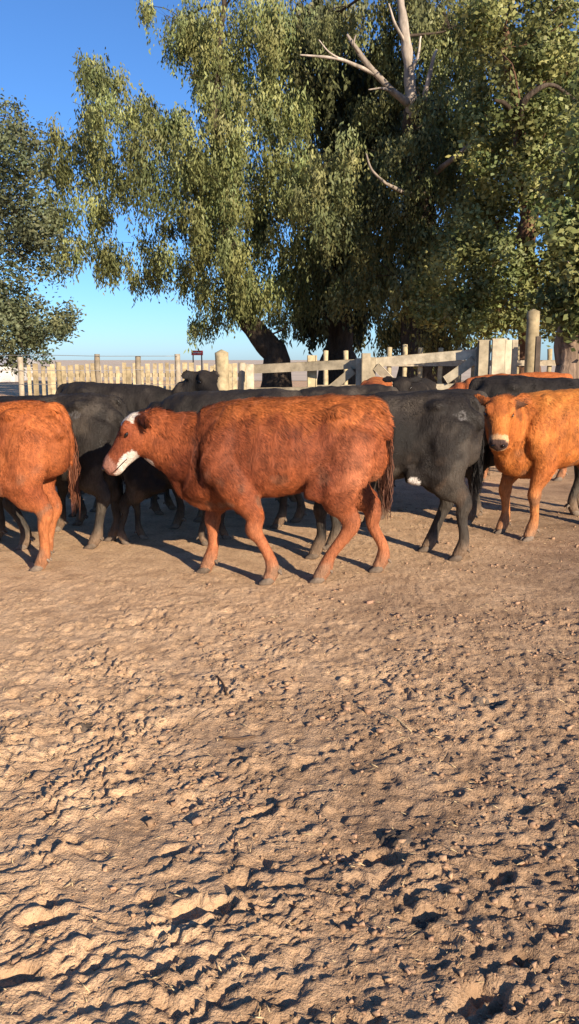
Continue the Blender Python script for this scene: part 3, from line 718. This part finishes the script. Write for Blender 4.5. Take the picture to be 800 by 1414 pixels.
# second row
make_cow('cow', 'black cow with raised head and spread ears seen over the white-faced cow\'s neck', -1.62, 9.4, R(-3), BLACK, head_yaw=-50, head_pitch=-35, head_at=(0.74, -0.04, 1.34), scale=1.0, vox=0.02, seed=8)
make_cow('cow', 'black cow whose low back shows just below the white board gate', 0.35, 9.7, LEFT + R(8), BLACK, head_at=(0.78, 0, 0.9), scale=0.97, vox=0.022, seed=9)
make_cow('cow', 'rust-red cow whose sunlit back shows behind the black cow at the right', 2.55, 10.8, LEFT, RED2, head_at=(0.78, 0, 0.9), scale=1.07, vox=0.022, seed=10)
make_cow('cow', 'black cow with its face toward the camera below the right gate panel', 1.72, 12.0, R(-110), BLACK, head_yaw=10, head_pitch=-50, head_at=(0.76, 0, 1.26), scale=0.98, vox=0.022, seed=11)
make_cow('cow', 'dark red cow far back between the two gate panels', 1.25, 12.7, LEFT + R(80), RED, head_at=(0.78, 0, 0.95), scale=0.98, vox=0.022, seed=12)

# ------------------------------------------------------------------ fences and gates
def beam_mesh(p0, p1, w, t, up=(0, 0, 1), jit=0.003):
    """board from p0 to p1 (local), w across, t thick, bevelled ends"""
    p0 = Vector(p0); p1 = Vector(p1); d = (p1 - p0).normalized(); up = Vector(up)
    s = d.cross(up)
    if s.length < 1e-3: s = Vector((1, 0, 0))
    s.normalize(); u = s.cross(d).normalized()
    bm = bmesh.new(); L = (p1 - p0).length
    bmesh.ops.create_cube(bm, size=1.0)
    for v in bm.verts:
        q = v.co.copy(); j = lambda: random.uniform(-jit, jit)
        v.co = p0 + d * ((q.x + 0.5) * L) + s * (q.y * t + j()) + u * (q.z * w + j())
    bmesh.ops.bevel(bm, geom=list(bm.edges), offset=min(w, t) * 0.12, segments=1, affect='EDGES')
    me = bpy.data.meshes.new('board'); bm.to_mesh(me); bm.free()
    return me
def beam(name, p0, p1, w, t, mat, parent, up=(0, 0, 1)):
    pl = Vector(parent.location) if parent else Vector()
    return link_mesh(name, beam_mesh(Vector(p0) - pl, Vector(p1) - pl, w, t, up), mat, parent)
def round_post(name, loc, r, h, mat, parent=None, lean=0.0, top=0.0):
    mb = MB(); n = 7
    pts = [(lean * k / n * h + random.uniform(-.006, .006), random.uniform(-.006, .006), -0.25 + (h + 0.25) * k / n, r * random.uniform(0.93, 1.05), r * random.uniform(0.93, 1.05)) for k in range(n + 1)]
    mb.tube(pts, side=(1, 0, 0), n=2, seg=12, cap=top)
    o = mb.build(name, mat, parent)
    pl = Vector(parent.location) if parent else Vector()
    o.location = Vector(loc) - pl
    return o
def gpt(px, Yd): return Vector((gx(px, Yd, 1.3), Yd, 0.0))

# wire fence at the left: posts and strands
wf = empty('wire_fence', gpt(130, 17)); tag(wf, 'thin-wire fence on grey wooden posts in front of the tan pickets', 'fence')
wposts = []
for px, pt, Yd in ((-85, 494, 17), (-30, 493, 17), (27, 493, 17.0), (82, 500, 17.0), (135, 489, 17.0), (190, 492, 17.1), (245, 489, 17.2)):
    top = at(px, pt, Yd); wposts.append(top)
    o = round_post('post', (top.x, top.y, 0), 0.055, top.z, M['wood_grey'] if px != 82 else M['wood_tan'], wf, random.uniform(-.01, .01))
for hgt in (1.58, 1.30, 1.02, 0.72, 0.42):
    mb = MB(); pts = []
    for a in wposts:
        pts.append((a.x - wf.location.x, a.y - 0.065 - wf.location.y, hgt + random.uniform(-.012, .012), 0.005, 0.005))
    mb.tube(pts, side=(0, 0, 1), n=3, seg=6); mb.build('wire', M['wire'], wf)
# tan picket fence farther back
pf = empty('picket_fence', gpt(145, 22)); tag(pf, 'tan vertical picket fence behind the wire fence at the left', 'fence')
px = 40.0
while px < 346:
    w = random.uniform(0.075, 0.125); tp = at(px, random.uniform(500.5, 506.5), 22)
    beam('picket', (tp.x, 22, 0.12), (tp.x + random.uniform(-.015, .015), 22, tp.z), w, 0.025, M['wood_tan'], pf, up=(1, 0, 0))
    px += (w + random.uniform(0.03, 0.085)) * FPX / 22
for zz in (0.45, 1.12):
    a, b = at(36, 500, 22.05), at(349, 500, 22.05)
    beam('rail', (a.x, 22.045, zz), (b.x, 22.045, zz), 0.10, 0.04, M['wood_grey'], pf)
# log post where fence and gate meet
o = round_post('log_post', gpt(307, 14.6), 0.115, 1.62, M['wood_tan'], None, 0.0, 0.5)
tag(o, 'thick round-topped tan log post at the left end of the gate', 'post')
o = round_post('fence_post', gpt(331, 14.7), 0.06, 1.45, M['wood_grey'], None, 0.03, 0.2)
tag(o, 'thin grey post between the thick log post and the gate', 'post')

# two gate panels, the fence line coming nearer to the right
def gate(label, A, B, zt, zb, name='board_gate', brace=()):
    g = empty(name, (A + B) / 2); tag(g, label, 'gate', 'white board gate panels')
    d = (B - A); 
    def P(f, z): v = A + d * f; return Vector((v.x, v.y, z))
    for z, w in ((zt[0], 0.145), ((zt[0] + zb) / 2 + 0.16, 0.14), ((zt[0] + zb) / 2 - 0.16, 0.14), (zb, 0.15)):
        slope = zt[1] - zt[0] if z == zt[0] else (zt[1] - zt[0]) * 0.5
        beam('rail', P(0, z), P(1, z + slope), w, 0.035, M['wood'], g)
    for f in (0.012, 0.988):
        q = P(f, 0) + Vector((0, -0.038, 0))
        beam('stile', (q.x, q.y, zb - 0.1), (q.x, q.y, zt[0] + 0.08 + (zt[1] - zt[0]) * f), 0.12, 0.036, M['wood'], g, up=(1, 0, 0))
    for f0, z0, f1, z1 in brace:
        a, b = P(f0, z0), P(f1, z1); a.y -= 0.04; b.y -= 0.04
        beam('brace', a, b, 0.13, 0.03, M['wood'], g)
    return g
YL, YM, YR = 14.4, 13.6, 12.8
AL, AM, AR = gpt(344, YL), gpt(499, YM), gpt(663, YR)
AM2 = gpt(511, YM - 0.03)
gate('left white board gate panel with one diagonal brace at its right end', AL, AM, (at(344, 510, YL).z, at(499, 502, YM).z), 0.28, brace=((0.70, 0.98, 0.93, 1.34),))
gate('right white board gate panel with two diagonal braces, next to the gateposts', AM2, AR, (at(511, 501, YM).z, at(663, 488, YR).z), 0.28, brace=((0.06, 1.40, 0.26, 1.08), (0.70, 1.20, 0.94, 1.50)))
def square_post(label, px, Yd, pytop, w, mat, name='gate_post', t=None):
    tp = at(px, pytop, Yd); g = gpt(px, Yd)
    g.z = -0.2
    o = beam_mesh(Vector((0, 0, 0)), Vector((0, 0, tp.z + 0.2)), w, t or w, (1, 0, 0)); o = link_mesh(name, o, mat)
    o.location = g; tag(o, label, 'post', 'posts of the gate line')
square_post('narrow tan post behind the left gate panel at mid length', 431, 14.2, 492, 0.13, M['wood_tan'])
square_post('pale square post where the two gate panels meet', 505, 13.35, 489, 0.11, M['wood'])
square_post('pale square gatepost at the right end of the gate', 667, 12.6, 471, 0.13, M['wood'])
square_post('wide pale upright board right of the gatepost', 688, 12.5, 468, 0.20, M['wood'], 'upright_board', 0.05)
square_post('narrow pale upright board beside the wide one', 700, 12.5, 470, 0.085, M['wood'], 'upright_board', 0.05)
square_post('thin dark grey post just right of the upright boards', 709, 12.6, 470, 0.07, M['wood_grey'])
square_post('short dark post standing against the tall tan pole', 741, 12.2, 465, 0.055, M['wood_dark'])
o = round_post('tall_pole', gpt(733, 12.6), 0.095, at(733, 430, 12.6).z, M['wood_tan'], None, 0.0, 0.4)
tag(o, 'tall tan wooden pole rising into the leaves at the right', 'pole')
# far post-and-rail fence behind the right gate panel
rf = empty('rail_fence', gpt(590, 17.5)); tag(rf, 'post-and-rail fence whose post tops stand above the right gate panel', 'fence')
tops = []
for px in (450, 478, 538, 560, 581, 609, 635, 655, 715, 760, 800, 840):
    tp = at(px, 478 + random.uniform(-3, 4) + (6 if px < 530 else 0), 17.5); tops.append(tp)
    round_post('post', (tp.x, 17.5, 0), 0.05, tp.z, M['wood_tan'], rf, 0, 0.2)
for zz in (0.5, 0.95, 1.42):
    beam('rail', (tops[0].x - 0.2, 17.42, zz), (tops[-1].x + 0.2, 17.42, zz + 0.03), 0.11, 0.035, M['wood_grey'], rf)

# ------------------------------------------------------------------ far sheds and sign
def shed(label, px0, px1, Yd, hw, mat):
    A, B = gpt(px0, Yd), gpt(px1, Yd); w = B.x - A.x; dp = 5.0
    g = empty('farm_shed', ((A.x + B.x) / 2, Yd + dp / 2, 0)); tag(g, label, 'shed', 'far sheds')
    bm = bmesh.new(); bmesh.ops.create_cube(bm, size=1.0)
    for v in bm.verts: v.co = Vector((v.co.x * w, v.co.y * dp, (v.co.z + 0.5) * hw))
    me = bpy.data.meshes.new('wall'); bm.to_mesh(me); bm.free(); link_mesh('wall', me, mat, g)
    rise = 0.5; e = 0.3
    V = [(-w / 2 - e, -dp / 2 - e, hw + 0.02), (w / 2 + e, -dp / 2 - e, hw + 0.02), (w / 2 + e, dp / 2 + e, hw + 0.02), (-w / 2 - e, dp / 2 + e, hw + 0.02), (-w / 2 - e, 0, hw + rise), (w / 2 + e, 0, hw + rise)]
    me = bpy.data.meshes.new('roof'); me.from_pydata(V, [], [(0, 1, 5, 4), (2, 3, 4, 5), (0, 4, 3), (1, 2, 5), (0, 3, 2, 1)]); link_mesh('roof', me, M['roof'], g)
    me = beam_mesh((w * 0.2, -dp / 2 - 0.03, 0.02), (w * 0.2, -dp / 2 - 0.03, min(1.9, hw - 0.1)), 0.9, 0.05, (1, 0, 0)); link_mesh('door', me, M['wood_grey'], g)
shed('low white shed at the left edge behind the fences', -150, 19, 60, 1.15, M['white'])
sg = empty('roadside_sign', gpt(273, 45)); tag(sg, 'small red and white sign far off above the tan pickets', 'sign')
for dx in (-0.22, 0.22):
    o = round_post('post', (sg.location.x + dx, 45, 0), 0.035, 1.9, M['wood_grey'], sg)
beam('panel', (sg.location.x - 0.30, 44.94, 1.86), (sg.location.x + 0.30, 44.94, 1.86), 0.24, 0.03, M['red'], sg)
beam('stripe', (sg.location.x - 0.20, 44.915, 1.87), (sg.location.x + 0.20, 44.915, 1.87), 0.05, 0.01, M['white'], sg)

# ------------------------------------------------------------------ trees
def limb_tube(mb, pts, seg=10, n=4, rough=0.06, seed=0):
    P = np.array(pts, dtype=float)
    row = np.column_stack([P[:, :3], P[:, 3], P[:, 3]])
    V, F_, T_ = tube(row, side=(1, 0.15, 0.05), n=n, seg=seg, cap=0.3)
    V = V + (noise3(V, 2.5, seed) * rough)[:, None] * np.array((1, 1, 0.2)) * 0.5
    mb.add(V, F_, T_)
def tree(name, label, Yd, trunk, mat, clumps, kind, pal, density=1.0, extra_limbs=(), seed=0, depth=2.2, leaf=(0.20, 0.045), back=0, limb_mat=None):
    """trunk: list of (px, py, radius px, depth offset); clumps: (px, py, r px[, depth offset]) seen at about Yd"""
    r = np.random.default_rng(300 + seed)
    k = Yd / FPX
    base = at(trunk[0][0], 520, Yd); root = empty(name, (base.x, Yd + trunk[0][3], 0)); tag(root, label, 'tree', 'trees behind the pen')
    O = np.array(root.location)
    def W(px, py, do): return np.array(at(px, py, Yd + do)) - O
    pts = [np.append(W(trunk[0][0], 500, trunk[0][3]) * np.array((1, 1, 0)) + np.array((0, 0, -0.3)), trunk[0][2] * k * 1.35)]
    for (px, py, rr, do) in trunk: pts.append(np.append(W(px, py, do), rr * k))
    mb = MB(); limb_tube(mb, pts, seg=14, n=5, rough=0.16, seed=seed); mb.build('trunk', mat, root)
    nodes = catmull(np.array(pts), 6)
    for el in extra_limbs:
        m2 = MB(); q = [np.append(W(px, py, do), rr * k) for (px, py, rr, do) in el]
        limb_tube(m2, q, seg=10, n=7, rough=0.09, seed=seed + 3); m2.build('limb', limb_mat or mat, root)
    if len(extra_limbs) and len(extra_limbs[0]) and limb_mat is not None:
        nodes = np.vstack([nodes, catmull(np.array([np.append(W(px, py, do), rr * k) for (px, py, rr, do) in extra_limbs[0]]), 5)[3:]])
    Vs = []; Cs = []; count = 0
    cl = []
    for c in clumps:
        px, py, rp = c[:3]
        do = c[3] if len(c) > 3 else r.uniform(-depth, depth) * 0.6
        cl.append((W(px, py, do), rp * k * 1.05))
        for b in range(1 if r.random() < back else 0):
            cl.append((W(px + r.uniform(-.5, .5) * rp, py + r.uniform(-.4, .4) * rp, depth * r.uniform(0.7, 1.6)), rp * k * r.uniform(0.75, 1.0)))
    cl.sort(key=lambda e: float(np.min(np.linalg.norm(nodes[:, :3] - e[0], axis=1))))
    mbl = MB(); nl = 0; Ns = []
    for ci, (c, rad) in enumerate(cl):
        # limb from the trunk, or from a clump already carried, to this clump
        cand = nodes[nodes[:, 2] < c[2] + 0.8]
        if len(cand) == 0: cand = nodes[:3]
        dd = np.linalg.norm(cand[:, :3] - c, axis=1) + 0.5 * np.clip(cand[:, 2] - (c[2] - 0.6), 0, None)
        q = cand[np.argmin(dd)]; st = q[:3]
        r0 = min(q[3] * 0.6, 0.022 + 0.014 * np.linalg.norm(c - st))
        md = st * 0.5 + c * 0.5 + np.array((r.normal(0, .2), r.normal(0, .2), 0.12 + r.normal(0, .2)))
        limb_tube(mbl, [np.append(st, r0), np.append(md, r0 * 0.75), np.append(c, r0 * 0.5), np.append(c + np.array((r.normal(0, .3), r.normal(0, .3), rad * 0.5)), 0.01)], seg=6, n=3, rough=0.05, seed=ci)
        nodes = np.vstack([nodes, np.append(c, r0 * 0.55), np.append(md, r0 * 0.7)])
        for t in range(3):
            e = c + r.normal(0, 1, 3) * rad * 0.5
            limb_tube(mbl, [np.append(md * 0.3 + c * 0.7, r0 * 0.35), np.append(c * 0.5 + e * 0.5 + np.array((0, 0, 0.1)), r0 * 0.22), np.append(e, 0.01)], seg=5, n=2, rough=0.02, seed=ci + t)
        # foliage: sprays inside an uneven volume
        ns = int(density * (rad ** 2) * 185) + 6
        sub = r.normal(0, 1, (9, 3)); sub /= np.linalg.norm(sub, axis=1)[:, None]; sub *= rad * r.uniform(0.45, 1.05, (9, 1)); sub[:, 1] *= 0.9
        which = r.integers(0, 9, ns)
        cen = c + sub[which] + r.normal(0, 1, (ns, 3)) * rad * 0.20
        tone_c = r.uniform(0.75, 1.2) ; sub_t = r.uniform(0.7, 1.3, 9)[which]
        hue = r.random(9)[which]
        if kind == 'weeping':
            m = 11
            ln = r.uniform(0.35, 1.0, ns) * min(1.0, 0.5 + rad * 0.5)
            tpos = np.tile(np.linspace(0, 1, m), (ns, 1)) + r.uniform(-.04, .04, (ns, m))
            sway = r.normal(0, 0.18, (ns, 1, 2)) * tpos[..., None] * ln[:, None, None]
            p = cen[:, None, :] + np.concatenate([sway, -(tpos * ln[:, None])[..., None]], -1)
            p = p + r.normal(0, 0.045, p.shape)
            d = np.stack([r.normal(0, 0.42, (ns, m)), r.normal(0, 0.42, (ns, m)), -np.ones((ns, m))], -1)
        else:
            m = 12
            p = cen[:, None, :] + r.normal(0, 0.14, (ns, m, 3))
            d = np.stack([r.normal(0, 1, (ns, m)), r.normal(0, 1, (ns, m)), r.normal(-0.35, 0.7, (ns, m))], -1)
        d /= np.linalg.norm(d, axis=-1)[..., None]
        p = p.reshape(-1, 3); d = d.reshape(-1, 3); n = len(p)
        s = np.cross(d, r.normal(0, 1, (n, 3))); s /= np.linalg.norm(s, axis=1)[:, None] + 1e-6
        L = leaf[0] * r.uniform(0.45, 1.5, n)[:, None]; w = leaf[1] * r.uniform(0.7, 1.3, n)[:, None]
        nrm = np.cross(d, s)
        # fold the blade outward and let its shading follow the spray it hangs in
        out = p - (c + sub[np.repeat(which, m)] * 0.75); out /= np.linalg.norm(out, axis=1)[:, None] + 1e-6
        out = out + 0.5 * (p - c) / rad; out /= np.linalg.norm(out, axis=1)[:, None] + 1e-6
        fl = np.sign((nrm * out).sum(1))[:, None]; fl[fl == 0] = 1
        s = s * fl; nrm = nrm * fl
        Vs.append(np.stack([p, p + d * L * 0.45 - s * w + nrm * w * 0.3, p + d * L, p + d * L * 0.45 + s * w + nrm * w * 0.3], 1).reshape(-1, 3))
        cn = nrm * 0.45 + out * 0.55; cn /= np.linalg.norm(cn, axis=1)[:, None] + 1e-6
        Ns.append(np.repeat(cn, 4, 0))
        h = np.repeat(hue, m)[:, None]; base_c = np.array(pal[0]) * (1 - h) + np.array(pal[1]) * h
        cc = base_c * (np.repeat(sub_t, m) * tone_c * r.uniform(0.86, 1.14, n))[:, None]
        Cs.append(np.repeat(cc, 4, 0)); count += n
    mbl.build('branches', mat, root)
    V = np.vstack(Vs); Fq = np.arange(len(V)).reshape(-1, 4)
    cme = np_mesh('crown', V, Fq, np.clip(np.vstack(Cs), 0.005, 0.6))
    cme.polygons.foreach_set('use_smooth', np.ones(len(cme.polygons), dtype=bool))
    cme.normals_split_custom_set_from_vertices(np.vstack(Ns).tolist())
    o = link_mesh('crown', cme, M['leaf'], root)
    print(label, 'leaves', count)
    return root
OLIVE = ((0.185, 0.230, 0.095), (0.290, 0.290, 0.110)); GREY = ((0.180, 0.215, 0.095), (0.27, 0.265, 0.11)); BROAD = ((0.165, 0.210, 0.075), (0.295, 0.285, 0.105)); BLUISH = ((0.115, 0.150, 0.082), (0.175, 0.18, 0.088)); DARK = ((0.085, 0.10, 0.045), (0.13, 0.13, 0.06))

tree('eucalyptus_tree', 'weeping olive-leaved tree with a dark trunk leaning left, behind the gate', 27, [(382, 498, 19, 0), (372, 480, 16.5, 0), (350, 452, 14, 0), (330, 420, 12, 0.2), (318, 360, 12, 0.3), (310, 280, 10, 0.4), (300, 190, 8, 0.4), (300, 90, 5, 0.4), (310, 0, 3, 0.4)], M['bark_dark'],
     [(133, 105, 26), (150, 150, 24), (190, 150, 26), (120, 150, 14), (240, 165, 20), (120, 90, 16), (165, 135, 36), (215, 165, 36), (90, 190, 26), (125, 205, 30), (165, 215, 44), (212, 230, 44), (85, 225, 16), (110, 270, 32), (88, 300, 20), (120, 325, 22), (150, 345, 26, 0.5), (172, 360, 18, 0.5), (200, 330, 26, 1), (215, 360, 22, 0.8),
      (240, 35, 26), (280, 20, 34), (285, 60, 38), (320, 90, 46), (370, 40, 46), (350, 0, 40), (258, 205, 28), (300, 190, 48), (350, 150, 48), (395, 110, 44), (385, 190, 46), (330, 245, 48), (275, 270, 36), (270, 300, 26), (385, 270, 48), (300, 335, 36), (345, 320, 40), (265, 370, 26), (300, 390, 30), (350, 380, 36), (395, 350, 42), (420, 300, 40), (400, 405, 34), (430, 240, 38), (275, 440, 16, 0.6), (290, 430, 18, 0.4), (385, 440, 22), (335, 410, 22), (250, 385, 12), (232, 345, 14), (205, 8, 9), (195, 4, 6), (75, 250, 20), (68, 290, 14), (95, 345, 18), (62, 218, 12), (240, 300, 22, 1), (322, 340, 30, -1.3), (316, 265, 32, -1.3), (305, 190, 32, -1.2), (345, 400, 20, -1.0), (300, 120, 28, -1.0), (325, 395, 16, -1.0), (190, 385, 10, 1), (255, 240, 20, -0.5), (145, 285, 20, 1)],
     'weeping', OLIVE, 1.05, seed=1, back=0.4, leaf=(0.145, 0.025))
tree('eucalyptus_tree', 'tree with a straight dark trunk between the leaning tree and the big pale-limbed one', 30, [(468, 500, 26, 0), (468, 480, 19, 0), (470, 450, 19, 0), (466, 400, 16, 0), (460, 330, 12, 0), (455, 240, 9, 0), (450, 100, 5, 0)], M['bark_dark'],
     [(455, 400, 40), (490, 420, 34), (430, 430, 26), (500, 385, 40), (440, 360, 46), (480, 330, 46), (450, 280, 50), (500, 270, 50), (455, 220, 50), (505, 200, 50), (460, 150, 50), (430, 95, 46), (475, 80, 46), (440, 30, 40), (475, 15, 30), (410, 20, 34), (520, 100, 40), (540, 160, 40)],
     'weeping', DARK, 0.6, seed=2, back=0.5, leaf=(0.22, 0.044))
tree('eucalyptus_tree', 'big tree with bare white upper limbs in the middle of the picture', 25.5, [(590, 500, 40, 0.3), (585, 470, 32, 0.3), (583, 420, 26, 0.3), (580, 340, 22, 0.2), (578, 260, 19, 0), (572, 200, 13, -0.5), (568, 152, 10, -1.0)], M['bark_dark'],
     [(470, 215, 34), (510, 290, 40), (470, 320, 36), (520, 340, 40), (450, 275, 34), (545, 380, 40), (560, 300, 36, -0.6), (600, 340, 44), (550, 420, 36), (610, 400, 46), (500, 370, 36), (480, 400, 26), (640, 320, 46), (650, 250, 46), (620, 210, 44), (625, 150, 40), (660, 180, 46), (640, 90, 46), (620, 40, 40), (660, 20, 46), (605, 10, 30), (600, 250, 34), (540, 250, 30), (575, 235, 24, -1.4), (585, 190, 16, -1.6), (560, 185, 14, -1.5), (600, 165, 16, -1.4), (540, 215, 20, -1.0), (530, 200, 22, 1.5), (470, 15, 30), (445, 60, 34, 1.5), (500, 40, 16, 2), (540, 30, 26, 2.2), (590, 55, 28, 2.0), (585, 110, 26, 1.8), (600, 25, 30, 2.2), (530, 75, 26, 2.4), (550, 110, 22, 2.2), (575, 10, 24, 2.4), (540, -15, 30, 2), (590, -20, 34, 1.5), (583, 140, 12, -1.5), (520, 150, 30, 2.2), (545, 445, 30), (610, 450, 36), (655, 440, 36)],
     'weeping', GREY, 1.0, seed=3, back=0.6, leaf=(0.14, 0.030), limb_mat=M['bark_pale'],
     extra_limbs=[[(569, 160, 9, -1.0), (567, 120, 7.5, -1.3), (561, 60, 6.5, -1.4), (555, 10, 5, -1.4), (550, -50, 3.5, -1.2)],
                  [(563, 142, 5.2, -1.3), (545, 128, 4.4, -1.6), (520, 103, 3.8, -1.8), (497, 75, 3.0, -2.0), (480, 48, 1.6, -2.0)],
                  [(520, 103, 3, -1.8), (500, 94, 2.4, -1.9), (470, 82, 2.0, -2.0), (440, 78, 1.5, -2.0), (415, 76, 0.9, -2.0)],
                  [(585, 150, 3.5, -1.0), (590, 120, 3, -1.6), (597, 85, 2.4, -1.7), (602, 68, 1.2, -1.7)],
                  [(572, 270, 4, -0.6), (550, 262, 2.6, -1.6), (530, 250, 2.0, -2), (512, 232, 1.6, -2.1), (506, 212, 0.8, -2.1)],
                  [(561, 62, 3, -1.4), (550, 42, 2.2, -1.6), (541, 18, 1.4, -1.7), (538, 5, 0.8, -1.7)], [(497, 75, 1.8, -2.0), (489, 62, 1.2, -2.2), (492, 48, 0.7, -2.2)], [(470, 82, 1.2, -2.0), (455, 72, 0.9, -2.1), (440, 55, 0.6, -2.1)],
                  [(545, 128, 2, -1.6), (528, 122, 1.3, -1.9), (510, 124, 0.7, -2.0)], [(566, 105, 2.6, -1.3), (577, 80, 1.8, -1.6), (581, 50, 1.0, -1.6)], [(600, 240, 4, -0.6), (625, 220, 3.0, -1.9), (645, 203, 2.6, -2.1), (665, 188, 1.2, -2.1)]])
tree('broadleaf_tree', 'round-leaved tree with a reddish trunk filling the right side behind the pole', 21.5, [(730, 500, 17, 1.0), (730, 450, 15, 0.8), (729, 380, 12, 0.2), (727, 330, 12, -0.6), (731, 285, 11, -0.8), (722, 230, 9, 0), (715, 170, 8, 0), (705, 120, 6, 0), (700, 40, 4, 0)], M['bark_red'],
     [(700, 20, 50), (765, 25, 55), (740, 90, 50, 0.8), (690, 90, 40, 0.8), (785, 105, 40), (775, 170, 44), (720, 180, 44, 0.9), (675, 165, 34), (690, 230, 42), (760, 240, 46), (800, 220, 40), (655, 290, 36), (690, 300, 34), (775, 310, 44), (800, 350, 44), (765, 365, 36), (690, 360, 40), (640, 350, 40), (615, 380, 34), (660, 400, 40), (705, 405, 32), (770, 415, 34), (800, 420, 30), (600, 425, 26), (640, 430, 28), (690, 430, 28), (760, 440, 20), (715, 440, 14), (728, 255, 26, -1.2), (738, 210, 26, -1.2), (705, 135, 26, -1.6), (745, 150, 26, -1.2), (735, 60, 40, -1.2), (735, 395, 20, -1.0), (725, 425, 18, -1.2)],
     'broad', BROAD, 0.95, seed=4, back=0.5, leaf=(0.112, 0.046), limb_mat=M['bark_dark'], extra_limbs=[[(722, 215, 5, -0.4), (718, 180, 4.5, -1.2), (722, 145, 4, -1.8), (740, 125, 3.2, -2.0), (765, 118, 2.5, -2.0), (795, 140, 1.6, -2.0)], [(720, 170, 4, -1.2), (700, 145, 3, -1.8), (683, 138, 1.6, -2.0)]])
tree('broadleaf_tree', 'tree at the left edge with bluish-green leaves reaching in above the fence', 23, [(-60, 500, 24, 0), (-55, 430, 20, 0), (-45, 350, 15, 0), (-35, 250, 10, 0), (-20, 160, 5, 0)], M['bark_dark'],
     [(5, 165, 30), (25, 190, 24), (-20, 190, 40), (10, 230, 34), (40, 235, 18), (-10, 280, 44), (35, 280, 28), (58, 300, 20), (20, 330, 40), (60, 335, 22), (45, 365, 26), (-10, 380, 50), (15, 410, 36), (20, 450, 38), (55, 448, 26), (82, 440, 17), (98, 432, 8), (45, 475, 22), (10, 485, 26), (85, 458, 14), (-40, 440, 50)],
     'broad', BLUISH, 1.25, seed=5, back=0.3, leaf=(0.11, 0.030))
tree('eucalyptus_tree', 'stout tree trunk with pale peeling bark at the right edge beside the pole', 15.5, [(792, 515, 25, 0), (789, 490, 23, 0), (790, 455, 22, 0), (798, 400, 18, 0.4), (815, 300, 14, 0.8), (835, 150, 8, 1)], M['bark_peel'],
     [(795, 425, 24, -0.6), (765, 420, 16, -0.4), (800, 385, 34, -0.8), (800, 320, 40, -0.8), (815, 250, 40, -0.5), (850, 300, 50), (870, 200, 60), (830, 180, 40), (880, 100, 60), (900, 340, 60), (830, 380, 36)], 'broad', BROAD, 2.0, seed=6, leaf=(0.12, 0.045))

# ------------------------------------------------------------------ twigs lying on the dirt
def twig(label, pts_px, rad, mat, cat='twig'):
    P = [ground_xy(*p) for p in pts_px]
    o0 = P[0]; mb = MB()
    mb.tube([(x - o0[0], y - o0[1], hz(x, y) + rad + 0.004, rad, rad) for x, y in P], side=(0, 0, 1), n=4, seg=7)
    o = mb.build('dry_twig', mat); o.location = (o0[0], o0[1], 0); tag(o, label, cat, 'twigs on the dirt')
twig('short dark stick lying flat in the dirt below the walking cow', [(308, 1022), (330, 1023), (352, 1021)], 0.005, M['twig'])
twig('thin curved dark twig left of the picture\'s middle', [(300, 940), (308, 952), (314, 966)], 0.005, M['twig'])
twig('pale straw stalk lying slanted in the dirt', [(522, 985), (545, 998), (568, 1012)], 0.003, M['straw'])

# ------------------------------------------------------------------ dried dung pats
M['dung'] = mat_plain('dried_dung', (0.13, 0.10, 0.078), 0.9, 0.15, 0.45, 30, bs=0.9, bd=0.012)
def dung(label, px, py, rad, seed):
    x, y = ground_xy(px, py); r = np.random.default_rng(seed); mb = MB()
    rows = []
    for (fr, hh) in ((1.0, 0.0), (0.98, 0.35), (0.82, 0.72), (0.5, 0.95), (0.2, 1.0)):
        rows.append((fr, hh))
    seg = 26; V = []; ang = np.linspace(0, 2 * math.pi, seg, endpoint=False)
    edge = 1 + 0.22 * np.sin(ang * 2 + seed) + 0.12 * np.sin(ang * 5 + 2 * seed) + r.normal(0, 0.05, seg)
    for fr, hh in rows:
        for k in range(seg):
            rr = rad * fr * edge[k]; a = x + rr * math.cos(ang[k]) * 1.25; b = y + rr * math.sin(ang[k])
            V.append((a - x, b - y, hz(a, b) - 0.004 + hh * rad * 0.28 + r.normal(0, 0.003)))
    V.append((0, 0, hz(x, y) + rad * 0.25))
    F_ = [(i * seg + j, i * seg + (j + 1) % seg, (i + 1) * seg + (j + 1) % seg, (i + 1) * seg + j) for i in range(len(rows) - 1) for j in range(seg)]
    T_ = [((len(rows) - 1) * seg + j, (len(rows) - 1) * seg + (j + 1) % seg, len(rows) * seg) for j in range(seg)]
    mb.add(V, F_, T_); o = mb.build('dung_pat', M['dung']); o.location = (x, y, 0); tag(o, label, 'dung', 'dried dung pats on the dirt')
dung('dark dung pat at the right, level with the pale straw stalk', 676, 972, 0.055, 3)
dung('large broken dung pat low in the picture, right of the middle', 548, 1160, 0.05, 5)
dung('flat grey dung pat near the bottom right, below the large broken one', 596, 1276, 0.035, 8)
dung('small dark dung pat left of the middle, above the mud ridges', 118, 1006, 0.03, 11)
